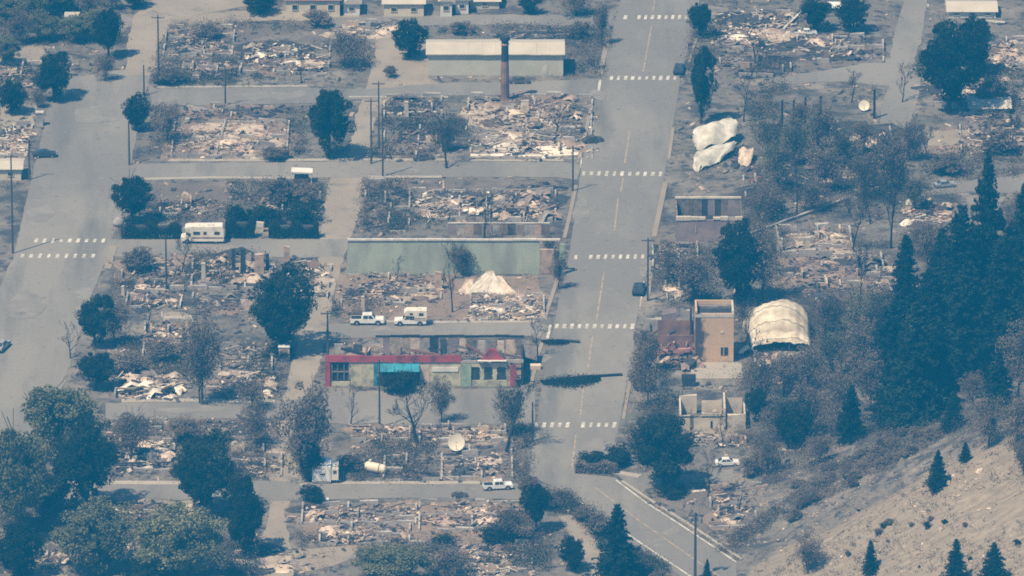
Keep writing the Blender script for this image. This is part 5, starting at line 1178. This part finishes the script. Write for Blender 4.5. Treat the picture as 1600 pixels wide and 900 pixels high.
# motorhome
p, s = at(318, 378); t = thing('motorhome', 'cream motorhome parked in front of the dark hedge', 'motorhome', p, math.pi)
loft([(-3.4, .5), (2.0, .5), (2.1, 1.9), (3.0, 2.1), (3.05, 2.75), (2.6, 3.0), (-3.2, 3.05), (-3.45, 2.6)], 1.15, 1.1, 1.4).build('coach_body', 'carpaint_cream', t)
loft([(2.0, .5), (3.7, .5), (3.75, 1.0), (3.5, 1.2), (2.85, 1.3), (2.4, 1.85), (2.0, 1.85)], 1.0, .9, 1.1).build('cab', 'carpaint_cream', t)
MB().add([(2.9, -.8, 1.32), (2.9, .8, 1.32), (2.45, .78, 1.82), (2.45, -.78, 1.82)], [(0, 1, 2, 3)]).build('windscreen', 'glass', t)
for sg in (-1, 1):
    for x, w_ in ((1.1, 1.1), (-.3, .5), (-2.3, .9)): MB().box((x, sg*1.13, 1.95), (w_, .08, .5)).build('side_window', 'glass', t)
    MB().box((-.7, sg*1.165, 1.15), (5.2, .03, .18)).build('stripe', 'rub_rust', t); MB().box((2.3, sg*.98, 1.55), (.5, .06, .4)).build('cab_window', 'glass', t)
    for x in (-2.1, 2.7): wheel(t, x, sg*.98, .42)
MB().box((-1.2, 0, 3.12), (1.0, .8, .2)).build('roof_unit', 'wall_white', t); MB().box((.9, 0, 3.08), (.6, .6, .12)).build('roof_vent', 'wall_white', t); MB().box((-3.52, 0, .6), (.14, 2.1, .22)).build('bumper', 'steel', t)
# box trailer
p, s = at(506, 750); t = thing('box_trailer', 'white box trailer on the burnt lot by the grey scorched tree', 'trailer', p)
b = MB(); b.box((-.3, 0, 1.75), (2.9, 4.2, 2.5)); b.build('box', 'carpaint_white', t); MB().box((1.75, -.3, 1.7), (1.1, 3.4, 1.9)).build('side_bay', 'carpaint_cream', t); MB().box((1.75, -2.03, 2.1), (.5, .05, .5)).build('side_window', 'glass', t)
MB().box((-.1, -2.13, 1.75), (.8, .05, .25)).build('emblem', 'rub_pink', t); MB().box((-.3, -2.14, 1.7), (2.5, .03, 2.1)).build('rear_door', 'carpaint_white', t); MB().box((-.3, -2.0, .35), (2.6, .2, .25)).build('bumper', 'steel', t)
for x in (-1.4, .9):
    for y in (-1.0, .9): wheel(t, x, y*.9+.01, .36)
sedan(1136, 727, .1, 'white car standing on the lot right of the corner tree', 'carpaint_white', sc=.85)
sedan(1061, 112, math.pi/2-.1, 'dark car on the right lane of upper main street', 'carpaint_dark', sc=1.0)
sedan(998, 456, math.pi/2-.1, 'dark car parked at the right kerb of main street', 'carpaint_dark', sc=1.05)
sedan(70, 245, .1, 'dark car on the left verge of the wide road', 'carpaint_dark', sc=.9)
sedan(2, 545, math.pi/2-.3, 'grey car at the left edge on the wide road', 'carpaint_grey')
sedan(1476, 292, .25, 'grey car on the lane at the upper right', 'carpaint_grey', sc=.8)
sedan(1291, 492, .2, 'dark car right of the arched metal hut', 'carburnt', True, .8)
sedan(926, 222, .4, 'burnt car hull at the main street end of the cream rubble', 'carburnt', True, .8)
sedan(812, 130, 0, 'dark burnt car in front of the long shed', 'carburnt', True, .8)
sedan(718, 776, 0, 'burnt car on the lower cross street near the white pickup', 'carburnt', True, .55)
sedan(1262, 54, .05, 'white wreck of a car below the dark trees at the top', 'carpaint_white', True, .75)
sedan(662, 250, .2, 'dark burnt car on the lot left of the bare kerb tree', 'carburnt', True, .8)
# long sheet lying on the burnt lot by the alley, planks, pipes
def plank(px0, py0, px1, py1, label, m, wd=.35, h=.12, name='fallen_beam', cat='beam', z=.15):
    a = G(px0, py0); b_ = G(px1, py1); c = (a+b_)/2; d = b_-a; t = thing(name, label, cat, (c.x, c.y, 0), math.atan2(d.y, d.x)); n = 6; ln = d.length
    for i in range(2):
        b = MB(); pts = [(-ln/2+ln*(i*.5+.5*k/n), .12*noise.noise(Vector((k*.7+i*4, px0, 0))), z+.1*abs(noise.noise(Vector((k*.5+i*3, py0, 0))))) for k in range(n+1)]
        for q in pts: b.v += [(q[0], q[1]-wd/2, q[2]-h/2), (q[0], q[1]+wd/2, q[2]-h/2), (q[0], q[1]+wd/2, q[2]+h/2), (q[0], q[1]-wd/2, q[2]+h/2)]
        for k in range(n): o = 4*k; b.f += [(o, o+4, o+5, o+1), (o+1, o+5, o+6, o+2), (o+2, o+6, o+7, o+3), (o+3, o+7, o+4, o)]
        b.f += [(0, 1, 2, 3), (4*n+3, 4*n+2, 4*n+1, 4*n)]; b.build('length', m, t)
plank(602, 178, 628, 179, 'white sheet edge at the burnt lot by the upper alley', 'rub_white', .8, .25, 'fallen_sheet', 'sheet'); plank(630, 177, 682, 176, 'long pale sheet edge right of the white one by upper alley', 'tin_pale', .5, .2, 'fallen_sheet', 'sheet')
plank(1160, 372, 1325, 312, 'pale diagonal pipe running across the thicket', 'concrete_wall', .45, .3, 'long_pipe', 'pipe', .3)
plank(1225, 48, 1256, 18, 'pale bent pipe at the top of the rubble lot', 'tin_pale', .4, .3, 'long_pipe', 'pipe', .4)
plank(1278, 684, 1320, 682, 'white plank under the burnt strip', 'rub_white', .9, .2); plank(484, 781, 514, 781, 'pale plank before the dark bush on cross street', 'rub_white', .9, .15)
plank(756, 890, 782, 888, 'white tarp roll at the bottom edge', 'rub_white', 1.2, .5); plank(1082, 770, 1102, 767, 'white plank beside the low dark bush', 'rub_white', .7, .2)
plank(1520, 33, 1570, 38, 'pale pipe below the white house at the top right', 'tin_pale', .4, .3, 'long_pipe', 'pipe', .3)
plank(735, 245, 800, 244, 'white sheet along the kerb below the chimney rubble', 'rub_white', 1.2, .3, 'fallen_sheet', 'sheet'); plank(810, 246, 880, 244, 'white sheet by the main street end of the kerb rubble', 'rub_white', .9, .25, 'fallen_sheet', 'sheet')
def street_shadow(px0, py0, px1, py1, label, wd, n, seed):  # cast shadow on the street, modelled as a flat dark trunk with foliage
    a = G(px0, py0); b_ = G(px1, py1); d = b_-a; ln = d.length; t = thing('street_shadow', label, 'shadow stand-in', a, math.atan2(d.y, d.x)); r = np.random.default_rng(seed)
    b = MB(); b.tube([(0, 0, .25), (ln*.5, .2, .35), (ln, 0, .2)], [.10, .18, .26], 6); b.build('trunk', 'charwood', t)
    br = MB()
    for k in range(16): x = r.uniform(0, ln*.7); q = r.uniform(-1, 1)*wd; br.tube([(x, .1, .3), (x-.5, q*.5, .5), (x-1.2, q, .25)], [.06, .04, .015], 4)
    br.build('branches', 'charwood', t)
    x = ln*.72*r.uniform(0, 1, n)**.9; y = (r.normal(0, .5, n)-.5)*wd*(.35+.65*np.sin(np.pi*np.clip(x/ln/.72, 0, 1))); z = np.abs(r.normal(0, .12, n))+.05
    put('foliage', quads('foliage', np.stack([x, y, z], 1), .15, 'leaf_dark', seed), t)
street_shadow(845, 597, 972, 587, 'dark brushwood standing in for a shadow across main street below a crossing', 2.8, 5200, 71)
street_shadow(846, 534, 906, 536, 'small dark brushwood standing in for a shadow at the left side of main street', 1.2, 1600, 72)
# hedges
def hedge(px0, px1, py, hpx, label):
    a, s = at(px0, py); W = (px1-px0)/s; h = hpx/(s*CZ); r = np.random.default_rng(int(px0)); n = int(W*900)
    c = np.stack([r.uniform(0, W, n), r.uniform(-.8, .8, n), r.uniform(0, 1, n)**.8*h], 1); c[:, 2] *= .82+.18*np.sin(c[:, 0]*1.7)
    me = quads('foliage', c, .17, 'leaf_dark' if px0 < 800 else 'leaf_scorched', int(px0)); t = thing('hedge', label, 'hedge', a); put('foliage', me, t)
    b = MB(); b.box((W/2, 0, h*.4), (W*.96, .9, h*.75)); b.build('stems', 'bark', t)
hedge(194, 284, 372, 24, 'dark clipped hedge left of the motorhome'); hedge(352, 398, 371, 30, 'dark hedge directly right of the motorhome'); hedge(420, 498, 371, 24, 'dark hedge ending at the alley'); hedge(898, 965, 738, 18, 'low burnt brown hedge at the foot of main street')
# garden slab in the hedge row
p, s = at(406, 362); t = thing('pale_appliance', 'pale upright appliance standing in the hedge row', 'appliance', p); MB().box((0, 0, .85), (1.3, .7, 1.7), (0, .12, 0)).build('body', 'wall_bone', t); MB().box((.05, -.37, 1.2), (1.0, .04, .7), (0, .12, 0)).build('door', 'wall_white', t)
# boulders on the scree
for k, (px, py, d) in enumerate([(1443, 803, 9), (1482, 756, 12), (1488, 745, 8), (1531, 738, 13), (1470, 828, 8), (1372, 804, 6), (1548, 800, 6), (1340, 750, 7), (1270, 770, 8), (1285, 778, 10), (1290, 765, 6), (1500, 762, 6), (1510, 766, 5), (1425, 785, 5), (1430, 792, 5)]):
    p = GT(px, py); q = d/S(p); o = lump(k+40).build('boulder', 'rub_cream' if k not in (8, 9, 10, 7) else 'rub_dark', None, p, k*1.3); o.scale = (q, q*.8, q*.7); tag(o, 'pale boulder lying on the open scree' if k not in (8, 9, 10, 7) else 'dark burnt stump on the edge of the scree', 'boulder' if k not in (8, 9, 10, 7) else 'stump', 'pale boulders on the scree' if k not in (8, 9, 10, 7) else 'dark stumps on the scree edge')

# ------------------------------------------------------------------ small stuff over the ground: stubble and scraps off the roads, stones on the scree
def scatter(name, img_boxes, n, m, smin, smax, seed, flat=.5, hill=False, tuft=False, per=14, leaf=.20, tall=.55, keep=None):
    r = random.Random(seed); b = MB(); cen = []
    tot = sum((q[1]-q[0])*(q[3]-q[2]) for q in img_boxes)
    for q in img_boxes:
        for k in range(int(n*(q[1]-q[0])*(q[3]-q[2])/tot)):
            px = r.uniform(q[0], q[1]); py = r.uniform(q[2], q[3]); p = GT(px, py) if hill else G(px, py)
            if noise.noise(Vector((p.x*.09, p.y*.07, seed)))+.4*noise.noise(Vector((p.x*.4, p.y*.3, seed+1))) < -.05: continue
            if not hill and H(p.x, p.y) > .05: continue
            if any(inpoly(p.x, p.y, P) for P in ROADPOLY): continue
            if keep and not keep(px, py): continue
            s = r.uniform(smin, smax)
            if tuft: cen += [(p.x+r.gauss(0, s), p.y+r.gauss(0, s*1.5), p.z+abs(r.gauss(0, s*tall))) for _ in range(per)]
            else: b.box((p.x, p.y, p.z+s*flat*.3), (s*r.uniform(.6, 2.2), s*r.uniform(.4, 1), s*flat), (r.uniform(-.4, .4), r.uniform(-.4, .4), r.uniform(0, 3.1)))
    if tuft: return put(name, quads(name, np.array(cen), (smin+smax)*leaf, m, seed), kind='stuff')
    return b.build(name, m, kind='stuff')
VG = [(868, 900, 772, 800), (895, 940, 792, 828), (925, 985, 815, 862), (970, 1040, 850, 900)]
BR = [(250, 470, 36, 46), (245, 330, 60, 80), (250, 400, 88, 102), (250, 480, 114, 134), (520, 575, 60, 130), (235, 270, 165, 215), (235, 300, 215, 245), (450, 480, 170, 245), (565, 620, 160, 186), (600, 720, 186, 216), (580, 700, 225, 248), (680, 740, 190, 240),
    (566, 640, 285, 365), (640, 780, 332, 350), (360, 505, 285, 345), (230, 350, 318, 345), (300, 420, 392, 440), (180, 290, 428, 450), (480, 520, 430, 480), (190, 300, 530, 590), (380, 440, 540, 620), (520, 600, 470, 498),
    (180, 440, 658, 690), (270, 430, 690, 748), (530, 700, 690, 722), (550, 690, 722, 750), (800, 832, 664, 756), (680, 860, 832, 892), (460, 560, 838, 850), (560, 700, 850, 880), (845, 905, 770, 800), (890, 950, 790, 830), (930, 990, 825, 880), (985, 1060, 870, 905), (0, 100, 770, 900), (200, 400, 800, 900),
    (1060, 1130, 40, 120), (1120, 1240, 85, 115), (1170, 1230, 130, 200), (1020, 1110, 385, 480), (990, 1050, 520, 640), (1000, 1080, 620, 735), (1440, 1600, 230, 280), (1540, 1600, 110, 200), (0, 190, 0, 70), (0, 70, 110, 165), (690, 860, 42, 56), (860, 950, 20, 120)]
TH = [(1180, 1420, 200, 345), (1160, 1230, 300, 480), (1330, 1430, 380, 480), (1150, 1420, 480, 700), (1180, 1300, 690, 760), (1420, 1500, 300, 480), (1490, 1600, 400, 700)]
LOTS = [(170, 840, 40, 760), (1060, 1600, 0, 700), (0, 160, 0, 300), (460, 1150, 780, 900), (0, 460, 640, 900)]
scatter('burnt_stubble', LOTS, 5000, 'leaf_scorched', .25, .6, 21, tuft=True, per=20, leaf=.14)
scatter('charred_tufts', LOTS, 4200, 'leaf_dark', .2, .55, 22, tuft=True, per=20, leaf=.14)
scatter('dry_weeds', LOTS, 1500, 'leaf_olive', .2, .6, 27, tuft=True)
scatter('pale_scraps', LOTS, 900, 'rub_cream', .15, .5, 23)
scatter('charred_scraps', LOTS, 2600, 'rub_dark', .2, .8, 24)
scatter('brown_scraps', LOTS, 2200, 'rub_pink', .2, .7, 25)
SC = [(1130, 1600, 690, 900)]
scatter('scree_stones', SC, 2600, 'rub_pink', .08, .28, 31, .7, True)
scatter('scree_pale_stones', SC, 320, 'rub_cream', .1, .3, 32, .7, True)
scatter('scree_weeds', SC, 900, 'leaf_olive', .2, .5, 33, hill=True, tuft=True)
scatter('scree_burnt_weeds', SC, 500, 'leaf_scorched', .2, .6, 34, hill=True, tuft=True)

scatter('burnt_brush', BR, 5200, 'leaf_scorched', .4, 1.0, 41, hill=False, tuft=True, per=42, leaf=.11, tall=.8)
scatter('charred_brush', BR, 4600, 'leaf_dark', .4, .9, 42, hill=False, tuft=True, per=40, leaf=.11, tall=.8)
scatter('burnt_thicket', TH, 5600, 'leaf_scorched', .5, 1.2, 43, hill=True, tuft=True, per=60, leaf=.065, tall=1.2)
scatter('charred_thicket', TH, 1500, 'leaf_dark', .5, 1.1, 44, hill=True, tuft=True, per=50, leaf=.065, tall=1.2)
def strip(px, py):
    t = (px-1130)/360; yl = 862-t*190; return yl-46*min(1, .35+t*1.1) < py < yl+10*noise.noise(Vector((px*.03, 0, 0)))+2
scatter('burnt_slope_brush', [(1120, 1500, 600, 880)], 14000, 'leaf_scorched', .3, .7, 45, hill=True, tuft=True, per=26, leaf=.12, tall=.5, keep=strip)
scatter('charred_slope_brush', [(1120, 1500, 600, 880)], 9000, 'leaf_dark', .25, .6, 46, hill=True, tuft=True, per=24, leaf=.12, tall=.5, keep=strip)

scatter('verge_brush', VG, 700, 'leaf_scorched', .35, .8, 47, tuft=True, per=40, leaf=.12, tall=.7)
scatter('charred_verge_brush', VG, 700, 'leaf_dark', .35, .8, 48, tuft=True, per=36, leaf=.12, tall=.7)
# ------------------------------------------------------------------ air
def haze():
    b = MB(); b.box((0, 0, 290), (5200, 5200, 584))
    o = b.build('haze', None, kind='stuff')
    m = bpy.data.materials.new('haze_air'); m.use_nodes = True; t = m.node_tree; t.nodes.clear()
    v = t.nodes.new('ShaderNodeVolumePrincipled'); out = t.nodes.new('ShaderNodeOutputMaterial')
    v.inputs['Color'].default_value = (*HAZE_COLOR, 1); v.inputs['Density'].default_value = HAZE_DENSITY; v.inputs['Anisotropy'].default_value = 0.0
    t.links.new(v.outputs[0], out.inputs['Volume']); o.data.materials.append(m)
haze()
